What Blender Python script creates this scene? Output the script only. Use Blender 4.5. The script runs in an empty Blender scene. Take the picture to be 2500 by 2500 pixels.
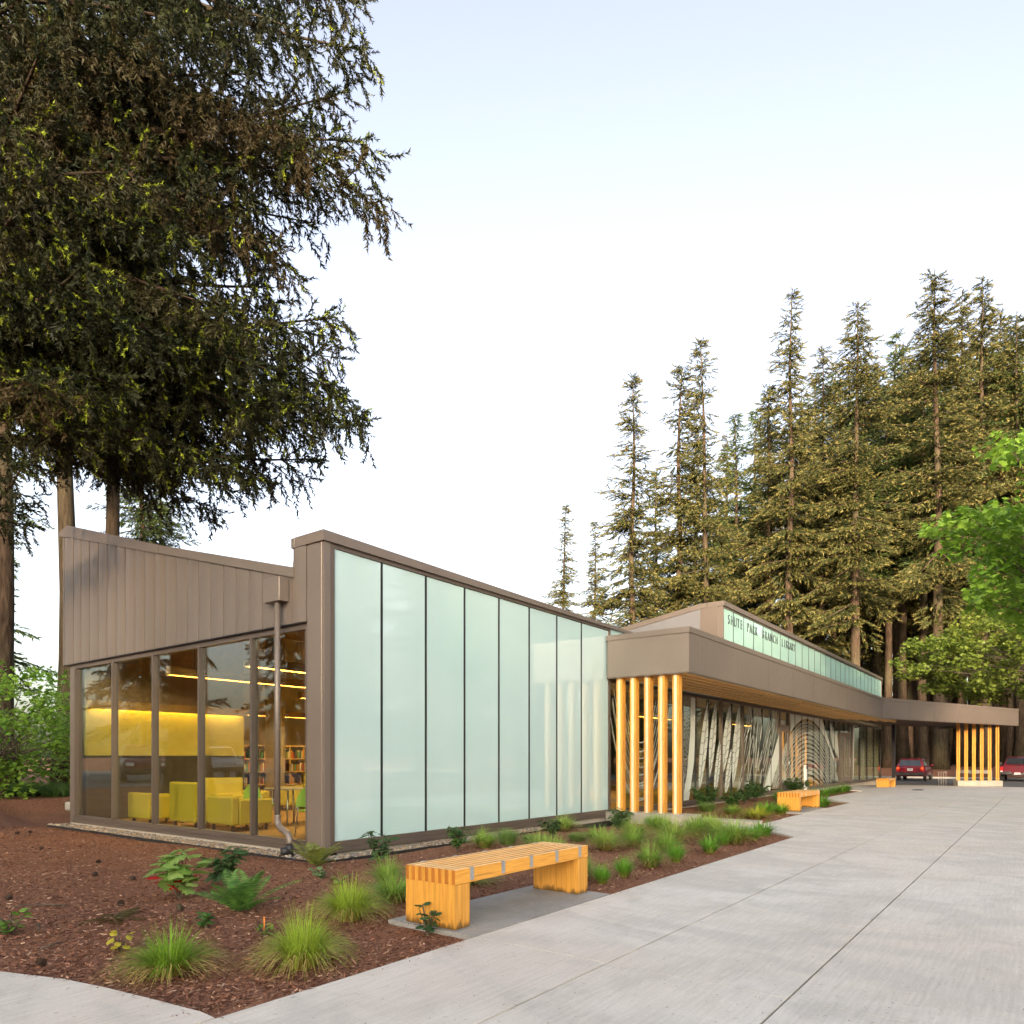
import bpy, math, random
import numpy as np
from mathutils import Vector, Matrix

R = math.radians
scene = bpy.context.scene
col = scene.collection

# ------------------------------------------------------------------ camera
cam_d = bpy.data.cameras.new("camera")
cam = bpy.data.objects.new("camera", cam_d)
col.objects.link(cam)
cam.location = (0, 0, 1.35)
cam.rotation_euler = (R(90), 0, -math.atan2(0.8, 0.6))
cam_d.sensor_width = 36.0
cam_d.lens = 36.0 * 1740.0 / 2500.0
cam_d.shift_y = 0.24
cam_d.clip_end = 4000
cam_d.clip_start = 0.05
scene.camera = cam

# ------------------------------------------------------------------ world, sun, exposure
SUN_EL = 8.5
SUN_FROM = Vector((-0.86, -0.50, 0)).normalized()
world = bpy.data.worlds.new("World")
scene.world = world
world.use_nodes = True
wn = world.node_tree.nodes
wl = world.node_tree.links
sky = wn.new("ShaderNodeTexSky")
sky.sky_type = 'NISHITA'
sky.sun_disc = False
sky.sun_elevation = R(SUN_EL)
sky.sun_rotation = math.atan2(SUN_FROM.x, SUN_FROM.y)
sky.altitude = 50
sky.air_density = 1.0
sky.dust_density = 5.0
sky.ozone_density = 1.0
hsv = wn.new("ShaderNodeHueSaturation")
hsv.inputs['Saturation'].default_value = 0.55
hsv.inputs['Hue'].default_value = 0.525
bgn = wn["Background"]
wl.new(sky.outputs[0], hsv.inputs['Color'])
wl.new(hsv.outputs[0], bgn.inputs['Color'])
bgn.inputs['Strength'].default_value = 0.15

sun_d = bpy.data.lights.new("sun", 'SUN')
sun_d.energy = 3.0
sun_d.angle = R(5)
sun_d.color = (1.0, 0.74, 0.50)
sun = bpy.data.objects.new("sun", sun_d)
col.objects.link(sun)
sun.location = (-60, -35, 40)
_dir = Vector((-SUN_FROM.x * math.cos(R(SUN_EL)), -SUN_FROM.y * math.cos(R(SUN_EL)), -math.sin(R(SUN_EL))))
sun.rotation_euler = _dir.to_track_quat('-Z', 'Y').to_euler()

vs = scene.view_settings
scene.display_settings.display_device = 'sRGB'
vs.view_transform = 'Standard'
vs.look = 'None'
vs.exposure = 2.32
vs.gamma = 1.0
vs.use_curve_mapping = False
scene.cycles.use_denoising = True
scene.cycles.max_bounces = 7
scene.cycles.diffuse_bounces = 3
scene.cycles.glossy_bounces = 3
scene.cycles.transmission_bounces = 4
scene.cycles.transparent_max_bounces = 12
scene.cycles.caustics_reflective = False
scene.cycles.caustics_refractive = False
scene.cycles.sample_clamp_indirect = 6.0

rng = np.random.default_rng(7)
random.seed(7)

# ------------------------------------------------------------------ helpers
WLOC = {}

def tag(o, label=None, cat=None, group=None, kind=None):
    if label: o['label'] = label
    if cat: o['category'] = cat
    if group: o['group'] = group
    if kind: o['kind'] = kind
    return o

def empty(name, loc=(0, 0, 0), rz=0.0, label=None, cat=None, group=None):
    o = bpy.data.objects.new(name, None)
    o.empty_display_size = 0.2
    col.objects.link(o)
    o.location = loc
    o.rotation_euler = (0, 0, rz)
    WLOC[o] = Vector(loc)
    return tag(o, label, cat, group)

def link_mesh(name, me, mats, parent=None, loc=None):
    o = bpy.data.objects.new(name, me)
    col.objects.link(o)
    for m in (mats if isinstance(mats, (list, tuple)) else [mats]):
        if m is not None and len(me.materials) < len(mats if isinstance(mats, (list, tuple)) else [mats]):
            me.materials.append(m)
    if parent is not None:
        o.parent = parent
    if loc is not None:
        o.location = loc
    WLOC[o] = (WLOC.get(parent, Vector((0, 0, 0))) if parent else Vector((0, 0, 0))) + Vector(loc or (0, 0, 0))
    return o

class MB:
    """collects vertices and faces of one piece"""
    def __init__(s):
        s.v = []; s.f = []; s.mi = []; s.sm = []
    def add(s, vs_, fs_, mi=0, smooth=False):
        b = len(s.v)
        s.v.extend([tuple(p) for p in vs_])
        for f in fs_:
            s.f.append(tuple(b + i for i in f)); s.mi.append(mi); s.sm.append(smooth)
        return s
    def box(s, x0, x1, y0, y1, z0, z1, mi=0, bev=0.0):
        if x0 > x1: x0, x1 = x1, x0
        if y0 > y1: y0, y1 = y1, y0
        if z0 > z1: z0, z1 = z1, z0
        v = [(x0, y0, z0), (x1, y0, z0), (x1, y1, z0), (x0, y1, z0), (x0, y0, z1), (x1, y0, z1), (x1, y1, z1), (x0, y1, z1)]
        f = [(0, 3, 2, 1), (4, 5, 6, 7), (0, 1, 5, 4), (1, 2, 6, 5), (2, 3, 7, 6), (3, 0, 4, 7)]
        if bev <= 0:
            return s.add(v, f, mi)
        b = bev
        vv = []
        for (x, y, z) in v:
            sx = 1 if x == x0 else -1; sy = 1 if y == y0 else -1; sz = 1 if z == z0 else -1
            vv += [(x, y + sy * b, z + sz * b), (x + sx * b, y, z + sz * b), (x + sx * b, y + sy * b, z)]
        ff = []
        ax = {0: 2, 1: 2, 2: 1, 3: 0, 4: 1, 5: 0}
        for k, q in enumerate(f):
            ff.append(tuple(i * 3 + ax[k] for i in q))
        seen = {}
        for k, q in enumerate(f):
            for a in range(4):
                i, j = q[a], q[(a + 1) % 4]
                key = (min(i, j), max(i, j))
                if key in seen:
                    k2 = seen[key]
                    ff.append((j * 3 + ax[k], i * 3 + ax[k], i * 3 + ax[k2], j * 3 + ax[k2]))
                else:
                    seen[key] = k
        cn = {0: 1, 1: 0, 2: 1, 3: 0, 4: 0, 5: 1, 6: 0, 7: 1}
        for i in range(8):
            t = (i * 3, i * 3 + 1, i * 3 + 2)
            ff.append(t if cn[i] == 0 else t[::-1])
        return s.add(vv, ff, mi)
    def prism(s, poly, z0, z1, mi=0, axis='z'):
        """poly in a plane extruded along an axis; axis y: poly (x,z); axis x: poly (y,z)"""
        n = len(poly)
        area = sum(poly[i][0] * poly[(i + 1) % n][1] - poly[(i + 1) % n][0] * poly[i][1] for i in range(n))
        if area < 0: poly = poly[::-1]
        if axis == 'z':
            P = lambda a, b, c: (a, b, c)
        elif axis == 'y':
            P = lambda a, b, c: (a, c, b)
        else:
            P = lambda a, b, c: (c, a, b)
        v = [P(a, b, z0) for a, b in poly] + [P(a, b, z1) for a, b in poly]
        f = [tuple(range(n))[::-1], tuple(range(n, 2 * n))]
        f += [(i, (i + 1) % n, n + (i + 1) % n, n + i) for i in range(n)]
        if axis == 'y': f = [q[::-1] for q in f]
        return s.add(v, f, mi)
    def tube(s, path, rad, n=8, mi=0, caps=True, smooth=True):
        path = [Vector(p) for p in path]
        rad = rad if isinstance(rad, (list, tuple)) else [rad] * len(path)
        vs_, fs_ = [], []
        up = Vector((0, 0, 1))
        t0 = (path[1] - path[0]).normalized()
        a = t0.cross(up)
        if a.length < 1e-3: a = Vector((1, 0, 0))
        a.normalize()
        for i, p in enumerate(path):
            t = (path[min(i + 1, len(path) - 1)] - path[max(i - 1, 0)]).normalized()
            a = (a - t * a.dot(t)).normalized()
            b = t.cross(a)
            for k in range(n):
                th = 2 * math.pi * k / n
                vs_.append(p + (a * math.cos(th) + b * math.sin(th)) * rad[i])
        for i in range(len(path) - 1):
            for k in range(n):
                fs_.append((i * n + k, i * n + (k + 1) % n, (i + 1) * n + (k + 1) % n, (i + 1) * n + k))
        s.add(vs_, fs_, mi, smooth)
        if caps:
            b0 = len(s.v) - len(vs_)
            s.f.append(tuple(b0 + k for k in range(n))[::-1]); s.mi.append(mi); s.sm.append(False)
            b1 = b0 + (len(path) - 1) * n
            s.f.append(tuple(b1 + k for k in range(n))); s.mi.append(mi); s.sm.append(False)
        return s
    def lathe(s, c, prof, n=12, mi=0, smooth=True):
        """prof list of (r,z) about a vertical axis at c"""
        vs_ = []
        for r_, z_ in prof:
            for k in range(n):
                th = 2 * math.pi * k / n
                vs_.append((c[0] + r_ * math.cos(th), c[1] + r_ * math.sin(th), c[2] + z_))
        fs_ = []
        for i in range(len(prof) - 1):
            for k in range(n):
                fs_.append((i * n + k, i * n + (k + 1) % n, (i + 1) * n + (k + 1) % n, (i + 1) * n + k))
        fs_.append(tuple(range(n))[::-1])
        fs_.append(tuple((len(prof) - 1) * n + k for k in range(n)))
        return s.add(vs_, fs_, mi, smooth)
    def mesh(s, name):
        me = bpy.data.meshes.new(name)
        me.from_pydata(s.v, [], s.f)
        me.polygons.foreach_set('material_index', s.mi)
        me.polygons.foreach_set('use_smooth', s.sm)
        me.update()
        return me
    def build(s, name, mats, parent=None, local=False):
        """vertices are world positions unless local=True (then the parent's frame)"""
        if parent is not None and not local:
            o_ = WLOC[parent]
            s.v = [(a - o_.x, b - o_.y, c - o_.z) for a, b, c in s.v]
        return link_mesh(name, s.mesh(name), mats, parent)

def np_mesh(name, V, T, cols=None, smooth=False, nper=3):
    me = bpy.data.meshes.new(name)
    V = np.asarray(V, np.float32); T = np.asarray(T, np.int32)
    me.vertices.add(len(V)); me.vertices.foreach_set('co', V.ravel())
    me.loops.add(T.size); me.loops.foreach_set('vertex_index', T.ravel())
    me.polygons.add(len(T))
    me.polygons.foreach_set('loop_start', np.arange(0, T.size, nper, dtype=np.int32))
    me.polygons.foreach_set('use_smooth', np.full(len(T), smooth))
    me.update(calc_edges=True)
    if cols is not None:
        at = me.color_attributes.new('tint', 'FLOAT_COLOR', 'POINT')
        c4 = np.ones((len(V), 4), np.float32); c4[:, :3] = cols
        at.data.foreach_set('color', c4.ravel())
    return me

def copy_tree(o, parent=None):
    c = o.copy(); col.objects.link(c); c.parent = parent
    for ch in list(o.children):
        copy_tree(ch, c)
    return c

# ------------------------------------------------------------------ materials
class NT:
    def __init__(s, name):
        s.m = bpy.data.materials.new(name); s.m.use_nodes = True
        s.n = s.m.node_tree.nodes; s.l = s.m.node_tree.links
        s.p = s.n['Principled BSDF']; s.out = s.n['Material Output']
    def node(s, t, **kw):
        x = s.n.new(t)
        for k, v in kw.items(): setattr(x, k, v)
        return x
    def coord(s, kind='Object', scale=(1, 1, 1), rot=(0, 0, 0)):
        tc = s.node('ShaderNodeTexCoord'); mp = s.node('ShaderNodeMapping')
        mp.inputs['Scale'].default_value = scale; mp.inputs['Rotation'].default_value = rot
        s.l.new(tc.outputs[kind], mp.inputs['Vector'])
        return mp.outputs[0]
    def geo(s, scale=(1, 1, 1), rot=(0, 0, 0)):
        g = s.node('ShaderNodeNewGeometry'); mp = s.node('ShaderNodeMapping')
        mp.inputs['Scale'].default_value = scale; mp.inputs['Rotation'].default_value = rot
        s.l.new(g.outputs['Position'], mp.inputs['Vector'])
        return mp.outputs[0]
    def noise(s, vec, scale, detail=4, rough=.55, dist=0.0):
        x = s.node('ShaderNodeTexNoise')
        x.inputs['Scale'].default_value = scale; x.inputs['Detail'].default_value = detail
        x.inputs['Roughness'].default_value = rough; x.inputs['Distortion'].default_value = dist
        s.l.new(vec, x.inputs['Vector'])
        return x.outputs['Fac']
    def ramp(s, fac, stops):
        x = s.node('ShaderNodeValToRGB')
        el = x.color_ramp.elements
        while len(el) < len(stops): el.new(0.5)
        for e, (p, c) in zip(el, stops):
            e.position = p; e.color = (c[0], c[1], c[2], 1) if not isinstance(c, (int, float)) else (c, c, c, 1)
        s.l.new(fac, x.inputs['Fac'])
        return x.outputs['Color']
    def mix(s, fac, a, b, mode='MIX'):
        x = s.node('ShaderNodeMix', data_type='RGBA', blend_type=mode)
        for inp, v in ((x.inputs[0], fac), (x.inputs[6], a), (x.inputs[7], b)):
            if hasattr(v, 'links') or isinstance(v, bpy.types.NodeSocket): s.l.new(v, inp)
            elif isinstance(v, (int, float)): inp.default_value = v
            else: inp.default_value = (v[0], v[1], v[2], 1)
        return x.outputs[2]
    def bump(s, h, strength=.3, dist=.02):
        x = s.node('ShaderNodeBump')
        x.inputs['Strength'].default_value = strength; x.inputs['Distance'].default_value = dist
        s.l.new(h, x.inputs['Height']); s.l.new(x.outputs[0], s.p.inputs['Normal'])
    def color(s, c):
        if isinstance(c, bpy.types.NodeSocket): s.l.new(c, s.p.inputs['Base Color'])
        else: s.p.inputs['Base Color'].default_value = (c[0], c[1], c[2], 1)
        return s
    def set(s, rough=.5, metal=0.0, spec=.5):
        s.p.inputs['Roughness'].default_value = rough
        s.p.inputs['Metallic'].default_value = metal
        s.p.inputs['Specular IOR Level'].default_value = spec
        return s

def plain(name, c, rough=.5, metal=0.0, spec=.5, var=.12, vscale=6.0, bump=0.0, bscale=60.0):
    t = NT(name).set(rough, metal, spec)
    v = t.geo()
    n = t.noise(v, vscale, 3)
    lo = tuple(x * (1 - var) for x in c); hi = tuple(min(1, x * (1 + var)) for x in c)
    t.color(t.ramp(n, [(.3, lo), (.7, hi)]))
    if bump: t.bump(t.noise(v, bscale, 3), bump, .01)
    return t.m

M = {}
def make_materials():
    # brown coated metal panels
    def metal(name, c, rough):
        t = NT(name).set(rough, 0.25, .5)
        v = t.geo()
        big = t.noise(v, .7, 3); fine = t.noise(v, 14, 4)
        a = t.ramp(big, [(.3, tuple(x * .93 for x in c)), (.7, tuple(x * 1.06 for x in c))])
        t.color(t.mix(.10, a, t.ramp(fine, [(.3, tuple(x * .8 for x in c)), (.7, tuple(x * 1.15 for x in c))])))
        r = t.ramp(fine, [(.3, rough - .05), (.7, rough + .06)])
        t.l.new(r, t.p.inputs['Roughness'])
        t.bump(t.noise(v, 1.6, 2), .06, .03)
        return t.m
    M['metal'] = metal('brown_metal_panel', (.20, .162, .138), .40)
    M['metal_clad'] = metal('brown_metal_cladding', (.20, .160, .136), .33)
    M['metal_frame'] = metal('bronze_window_frame', (.135, .105, .088), .36)
    M['zinc'] = metal('grey_zinc_roof', (.22, .215, .23), .4)
    M['black'] = plain('black_gasket', (.012, .012, .013), .5)
    M['black_metal'] = plain('black_powdercoat', (.015, .014, .02), .35)
    M['steel'] = plain('galvanised_steel', (.55, .56, .58), .38, .8, var=.1, vscale=40)
    # frosted aqua glass, opaque interlayer with a glossy face
    t = NT('frosted_aqua_glass').set(.03, 0, .55)
    v = t.geo()
    t.color(t.ramp(t.noise(v, .6, 2), [(.3, (.45, .62, .63)), (.7, (.50, .65, .66))]))
    t.p.inputs['Coat Weight'].default_value = 1.0
    t.p.inputs['Coat IOR'].default_value = 1.6
    t.p.inputs['Coat Roughness'].default_value = .01
    M['frost'] = t.m
    t = NT('clerestory_aqua_glass').set(.05, 0, .5)
    t.color(t.ramp(t.noise(t.geo(), .8, 2), [(.3, (.38, .62, .575)), (.7, (.43, .66, .61))]))
    M['frost2'] = t.m
    # clear glass: see-through mixed with mirror by angle
    def glass(name, tintc, boost):
        t = NT(name)
        t.n.remove(t.p)
        tr = t.node('ShaderNodeBsdfTransparent'); tr.inputs['Color'].default_value = (*tintc, 1)
        gl = t.node('ShaderNodeBsdfGlossy'); gl.inputs['Roughness'].default_value = 0.0
        gl.inputs['Color'].default_value = (.95, 1.0, .98, 1)
        fr = t.node('ShaderNodeFresnel'); gm = t.node('ShaderNodeNewGeometry')
        mi = t.node('ShaderNodeMapRange'); mi.inputs['To Min'].default_value = 1.45; mi.inputs['To Max'].default_value = 1 / 1.45
        t.l.new(gm.outputs['Backfacing'], mi.inputs['Value']); t.l.new(mi.outputs[0], fr.inputs['IOR'])
        ma = t.node('ShaderNodeMath', operation='MULTIPLY_ADD'); ma.inputs[1].default_value = 1.0; ma.inputs[2].default_value = boost
        mx = t.node('ShaderNodeMixShader')
        # slight pane waviness
        nz = t.noise(t.geo(), 1.3, 1)
        bp = t.node('ShaderNodeBump'); bp.inputs['Strength'].default_value = .012; bp.inputs['Distance'].default_value = .1
        t.l.new(nz, bp.inputs['Height']); t.l.new(bp.outputs[0], gl.inputs['Normal'])
        t.l.new(fr.outputs[0], ma.inputs[0]); t.l.new(ma.outputs[0], mx.inputs[0])
        t.l.new(tr.outputs[0], mx.inputs[1]); t.l.new(gl.outputs[0], mx.inputs[2])
        t.l.new(mx.outputs[0], t.out.inputs['Surface'])
        return t.m
    M['glass'] = glass('window_glass', (.93, .95, .92), .05)
    M['glass_dark'] = glass('entrance_glass', (.86, .90, .86), .07)
    # etched white frit on glass
    t = NT('etched_frit').set(.55, 0, .4)
    t.color((.66, .70, .63))
    tr = t.node('ShaderNodeBsdfTransparent'); mx = t.node('ShaderNodeMixShader'); mx.inputs[0].default_value = .88
    t.l.new(tr.outputs[0], mx.inputs[1]); t.l.new(t.p.outputs[0], mx.inputs[2]); t.l.new(mx.outputs[0], t.out.inputs['Surface'])
    M['etch'] = t.m
    M['etch_dark'] = plain('etched_vein', (.05, .06, .045), .5)
    # timber, grain stretched along one world axis
    def wood(name, c0, c1, stretch, rough=.42, knots=True):
        t = NT(name).set(rough, 0, .4)
        v = t.coord('Object', stretch)
        g = t.noise(v, 9, 5, .6, .6)
        a = t.ramp(g, [(.3, c0), (.72, c1)])
        if knots:
            k = t.noise(t.coord('Object', tuple(.35 * x for x in stretch)), 7, 2)
            a = t.mix(t.ramp(k, [(.66, 0.0), (.74, .55)]), a, tuple(x * .45 for x in c0))
        oi = t.node('ShaderNodeObjectInfo')
        hv = t.node('ShaderNodeHueSaturation')
        mr = t.node('ShaderNodeMapRange'); mr.inputs['To Min'].default_value = .86; mr.inputs['To Max'].default_value = 1.12
        t.l.new(oi.outputs['Random'], mr.inputs['Value']); t.l.new(mr.outputs[0], hv.inputs['Value']); t.l.new(a, hv.inputs['Color'])
        t.color(hv.outputs[0])
        t.bump(g, .08, .01)
        return t.m
    o0, o1 = (.56, .235, .03), (.80, .40, .075)
    M['wood_x'] = wood('orange_fir_along', o0, o1, (.5, 9, 9))
    M['wood_z'] = wood('orange_fir_upright', o0, o1, (9, 9, .5))
    t = NT('stained_fir_leg').set(.45, 0, .4)
    v = t.coord('Object', (9, 9, .5)); g_ = t.noise(v, 9, 5, .6, .6)
    a = t.ramp(g_, [(.3, o0), (.72, o1)])
    bd = t.noise(t.coord('Object', (26, 26, .2)), 1.0, 1)
    a = t.mix(.30, a, t.ramp(bd, [(.35, tuple(x * .62 for x in o0)), (.65, o1)]))
    sx = t.node('ShaderNodeSeparateXYZ'); tc = t.node('ShaderNodeTexCoord'); t.l.new(tc.outputs['Object'], sx.inputs[0])
    dn = t.noise(t.coord('Object', (16, 16, 3)), 1.5, 4)
    sm = t.node('ShaderNodeMath', operation='MULTIPLY_ADD'); sm.inputs[1].default_value = -.20; t.l.new(dn, sm.inputs[0]); t.l.new(sx.outputs['Z'], sm.inputs[2])
    a = t.mix(t.ramp(sm.outputs[0], [(0.0, .0), (.001, .0)]), a, a)
    mr = t.node('ShaderNodeMapRange'); mr.inputs['From Min'].default_value = -.085; mr.inputs['From Max'].default_value = -.045; mr.inputs['To Min'].default_value = .8; mr.inputs['To Max'].default_value = 0.0
    t.l.new(sm.outputs[0], mr.inputs['Value'])
    a = t.mix(mr.outputs[0], a, (.05, .028, .012))
    t.color(a); t.bump(g_, .1, .01); M['wood_leg'] = t.m
    M['wood_pale'] = wood('pale_fir_upright', (.88, .66, .42), (.95, .78, .58), (9, 9, .4), knots=False)
    M['wood_top'] = wood('pale_top_fir', (.80, .52, .22), (.90, .64, .34), (.5, 9, 9), knots=False)
    M['wood_end'] = wood('fir_end_grain', (.36, .11, .014), (.50, .19, .03), (20, 20, 20), knots=False)
    M['soffit'] = wood('soffit_fir', (.66, .36, .10), (.86, .54, .20), (.4, 7, 7))
    # concrete paving, broomed
    def concrete(name, base, warm, dark):
        t = NT(name).set(.78, 0, .3)
        v = t.geo()
        big = t.noise(v, .28, 4, .6); mid = t.noise(v, 1.7, 5, .62, .4)
        broom = t.noise(t.geo((3.0, 42, 3)), 1.0, 3)
        fine = t.noise(v, 55, 4)
        a = t.ramp(mid, [(.30, dark), (.50, base), (.72, tuple(x * 1.14 for x in base))])
        a = t.mix(t.ramp(big, [(.42, 0.0), (.62, .75)]), a, warm)
        st = t.noise(t.geo((1.0, .45, 1)), 1.1, 4, .6, 1.2)
        a = t.mix(t.ramp(st, [(.50, 0.0), (.62, .65)]), a, dark)
        a = t.mix(.34, a, t.ramp(broom, [(.3, tuple(x * .72 for x in base)), (.7, tuple(x * 1.2 for x in base))]))
        a = t.mix(.10, a, t.ramp(fine, [(.35, (.16, .15, .14)), (.6, (.6, .59, .57))]))
        t.color(a)
        t.bump(broom, .10, .01)
        return t.m
    M['concrete'] = concrete('broomed_concrete', (.62, .575, .52), (.56, .47, .38), (.42, .385, .345))
    M['concrete_pad'] = concrete('weathered_concrete', (.30, .29, .28), (.33, .29, .24), (.20, .19, .18))
    M['plinth'] = concrete('plinth_concrete', (.42, .37, .31), (.46, .37, .28), (.30, .26, .21))
    # wood-chip mulch
    t = NT('mulch').set(.95, 0, .15)
    v = t.geo()
    n1 = t.noise(t.geo((22, 60, 30), (0, 0, .5)), 1.0, 4, .65); n2 = t.noise(t.geo((60, 20, 30), (0, 0, .2)), 1.0, 4, .65); n3 = t.noise(v, .5, 3)
    a = t.ramp(n1, [(.30, (.07, .030, .018)), (.52, (.29, .135, .08)), (.72, (.52, .30, .19))])
    b = t.ramp(n2, [(.30, (.06, .026, .017)), (.55, (.25, .115, .068)), (.75, (.46, .25, .16))])
    a = t.mix(.5, a, b)
    a = t.mix(t.ramp(n3, [(.4, 0.0), (.7, .5)]), a, t.mix(.6, a, (.09, .040, .025)))
    t.color(a); t.bump(n1, .9, .03)
    M['mulch'] = t.m
    def tinted(name, rough=.8, spec=.2, trans=.0, gain=1.0):
        t = NT(name).set(rough, 0, spec)
        at = t.node('ShaderNodeVertexColor'); at.layer_name = 'tint'
        c = at.outputs['Color']
        t.color(c)
        if trans > 0:
            tl = t.node('ShaderNodeBsdfTranslucent'); mx = t.node('ShaderNodeMixShader'); mx.inputs[0].default_value = trans
            t.l.new(c, tl.inputs['Color'])
            t.l.new(t.p.outputs[0], mx.inputs[1]); t.l.new(tl.outputs[0], mx.inputs[2]); t.l.new(mx.outputs[0], t.out.inputs['Surface'])
        return t.m
    M['chips'] = tinted('wood_chips', .9, .1)
    M['pebble'] = tinted('river_pebbles', .7, .3)
    M['needle'] = tinted('conifer_needles', .6, .25, .12)
    M['leaf'] = tinted('broad_leaves', .45, .35, .45)
    M['grass'] = tinted('grass_blades', .5, .3, .3)
    M['books'] = tinted('book_spines', .6, .3)
    # bark
    t = NT('conifer_bark').set(.95, 0, .1)
    v = t.geo((7, 7, 1.1)); g = t.noise(v, 1.6, 5, .65, .5)
    big = t.noise(t.geo((.5, .5, .25)), 1, 2)
    a = t.ramp(g, [(.3, (.016, .011, .008)), (.55, (.068, .046, .032)), (.75, (.12, .085, .06))])
    t.color(t.mix(t.ramp(big, [(.45, 0.0), (.7, .35)]), a, (.10, .10, .055))); t.bump(g, .9, .05)
    M['bark'] = t.m
    t = NT('smooth_bark').set(.85, 0, .2)
    g = t.noise(t.geo((4, 4, 2)), 3, 4)
    t.color(t.ramp(g, [(.3, (.06, .045, .035)), (.7, (.14, .11, .085))])); t.bump(g, .3, .01)
    M['twig'] = t.m
    # asphalt
    t = NT('asphalt').set(.85, 0, .25)
    g = t.noise(t.geo(), 40, 3); b = t.noise(t.geo(), .4, 3)
    a = t.ramp(g, [(.3, (.10, .10, .11)), (.7, (.17, .17, .18))])
    t.color(t.mix(t.ramp(b, [(.4, 0.0), (.7, .5)]), a, (.22, .215, .21))); t.bump(g, .3, .01)
    M['asphalt'] = t.m
    M['joint'] = plain('joint_dirt', (.07, .055, .042), .95, var=.3, vscale=8)
    M['kerb'] = plain('kerb_concrete', (.38, .36, .33), .85, var=.18, vscale=3)
    # interior
    M['carpet'] = plain('tan_carpet', (.33, .20, .075), .95, spec=.1, var=.15, vscale=20, bump=.2)
    M['mustard'] = plain('mustard_wall', (.56, .46, .08), .8, var=.06)
    M['cream'] = plain('cream_plaster', (.62, .55, .40), .8, var=.06)
    M['dark_panel'] = plain('dark_wall_panel', (.06, .05, .035), .6, var=.2)
    M['lobby'] = plain('walnut_lobby_wall', (.13, .095, .055), .6, var=.2)
    M['soffit_dark'] = plain('soffit_shade', (.09, .055, .03), .6, var=.2)  # board coloured near black so the gaps between slats read as shade
    M['ceiling'] = plain('wood_ceiling', (.36, .24, .11), .7, var=.15)
    M['beam'] = plain('timber_beam', (.50, .30, .09), .55, var=.15)
    M['seat_yellow'] = plain('mustard_upholstery', (.46, .36, .035), .85, spec=.15, var=.12, vscale=90, bump=.2, bscale=300)
    M['seat_green'] = plain('lime_plastic', (.24, .42, .03), .4, var=.05)
    M['chrome'] = plain('satin_steel', (.5, .5, .47), .3, .9, var=.05)
    M['table'] = plain('grey_laminate', (.20, .17, .12), .4, var=.1)
    M['shelf'] = plain('maple_shelving', (.55, .38, .19), .55, var=.1)
    M['duct'] = plain('painted_duct', (.55, .5, .4), .5, var=.05)
    def emit(name, c, s):
        t = NT(name); t.color((.8, .75, .6))
        t.p.inputs['Emission Color'].default_value = (*c, 1); t.p.inputs['Emission Strength'].default_value = s
        return t.m
    M['lamp'] = emit('warm_tube_light', (1.0, .70, .24), 15)
    M['lamp_soft'] = emit('warm_wall_light', (1.0, .66, .18), 3.6)
    # cars
    def paint(name, c):
        t = NT(name).set(.3, .15, .5); t.color(c); t.p.inputs['Coat Weight'].default_value = .8; t.p.inputs['Coat Roughness'].default_value = .04
        return t.m
    M['red'] = paint('maroon_car_paint', (.17, .008, .022))
    M['silver'] = paint('silver_car_paint', (.5, .51, .53))
    M['dark_red'] = paint('burgundy_car_paint', (.13, .006, .018))
    M['navy'] = paint('navy_car_paint', (.03, .04, .07))
    M['car_glass'] = plain('car_glass', (.02, .025, .03), .05, spec=.8, var=.05)
    M['rubber'] = plain('tyre_rubber', (.018, .018, .018), .9)
    M['alloy'] = plain('alloy_wheel', (.5, .5, .52), .3, .9)
    M['plastic'] = plain('black_plastic', (.02, .02, .022), .5)
    M['chrome_b'] = plain('chrome_bumper', (.7, .7, .72), .12, 1.0, var=.02)
    M['tail'] = plain('tail_lamp', (.5, .02, .02), .2)
    M['amber'] = plain('amber_lamp', (.75, .25, .05), .2)
    M['white'] = plain('white_plate', (.75, .75, .74), .5, var=.05)
    M['ink'] = plain('dark_lettering', (.08, .11, .11), .5)
    M['plate_ink'] = plain('plate_print', (.05, .08, .2), .5)
    M['grey_post'] = plain('grey_stone', (.34, .31, .28), .8)
make_materials()
# ------------------------------------------------------------------ ground
def sstep(a, b, x):
    t = min(1.0, max(0.0, (x - a) / (b - a)))
    return t * t * (3 - 2 * t)

def hp(x):
    """fall of the paving towards the far drive"""
    return -0.26 * min(1.0, max(0.0, (x - 34.0) / 14.0))

def hg(x, y):
    """bed / soil level"""
    z = hp(x) - 0.035
    z -= 0.10 * sstep(11.5, 14.0, x) * (1 - sstep(14.2, 14.6, x)) * sstep(4.2, 6.2, y)
    z -= 0.03 * sstep(5.5, 7.5, y) * (1 - sstep(14.2, 14.6, x)) * sstep(1, 4, x)
    z += 0.33 * sstep(16.8, 21.0, y) * (1 - sstep(14, 22, x))
    z += 0.02 * math.sin(1.7 * x + .6 * y) * math.sin(1.3 * y - .4 * x) * (1.0 if 3.6 < y < 16 and x < 12 else .3)
    z += 0.62 * sstep(64.5, 72, x) + .25 * sstep(72, 95, x)
    z -= 0.30 * (1 if (3.2 > y and ((-6.4 < x < 14.3 and y > -8) or (0 < x < 64 and y > -1))) or (6.4 < x < 48 and y > 8.1 and y < 20.5) else 0)
    if 47 < x < 64.3 and y < 12: z -= .2
    return z

def axis_coords(lo, hi, fine, step):
    a = list(np.arange(lo, hi + 1e-6, fine))
    v, s_ = hi, step
    while v < 1800:
        v += s_; s_ *= 1.35; a.append(v)
    v, s_ = lo, step
    b = []
    while v > -1800:
        v -= s_; s_ *= 1.35; b.append(v)
    return np.array(b[::-1] + a)

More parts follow.
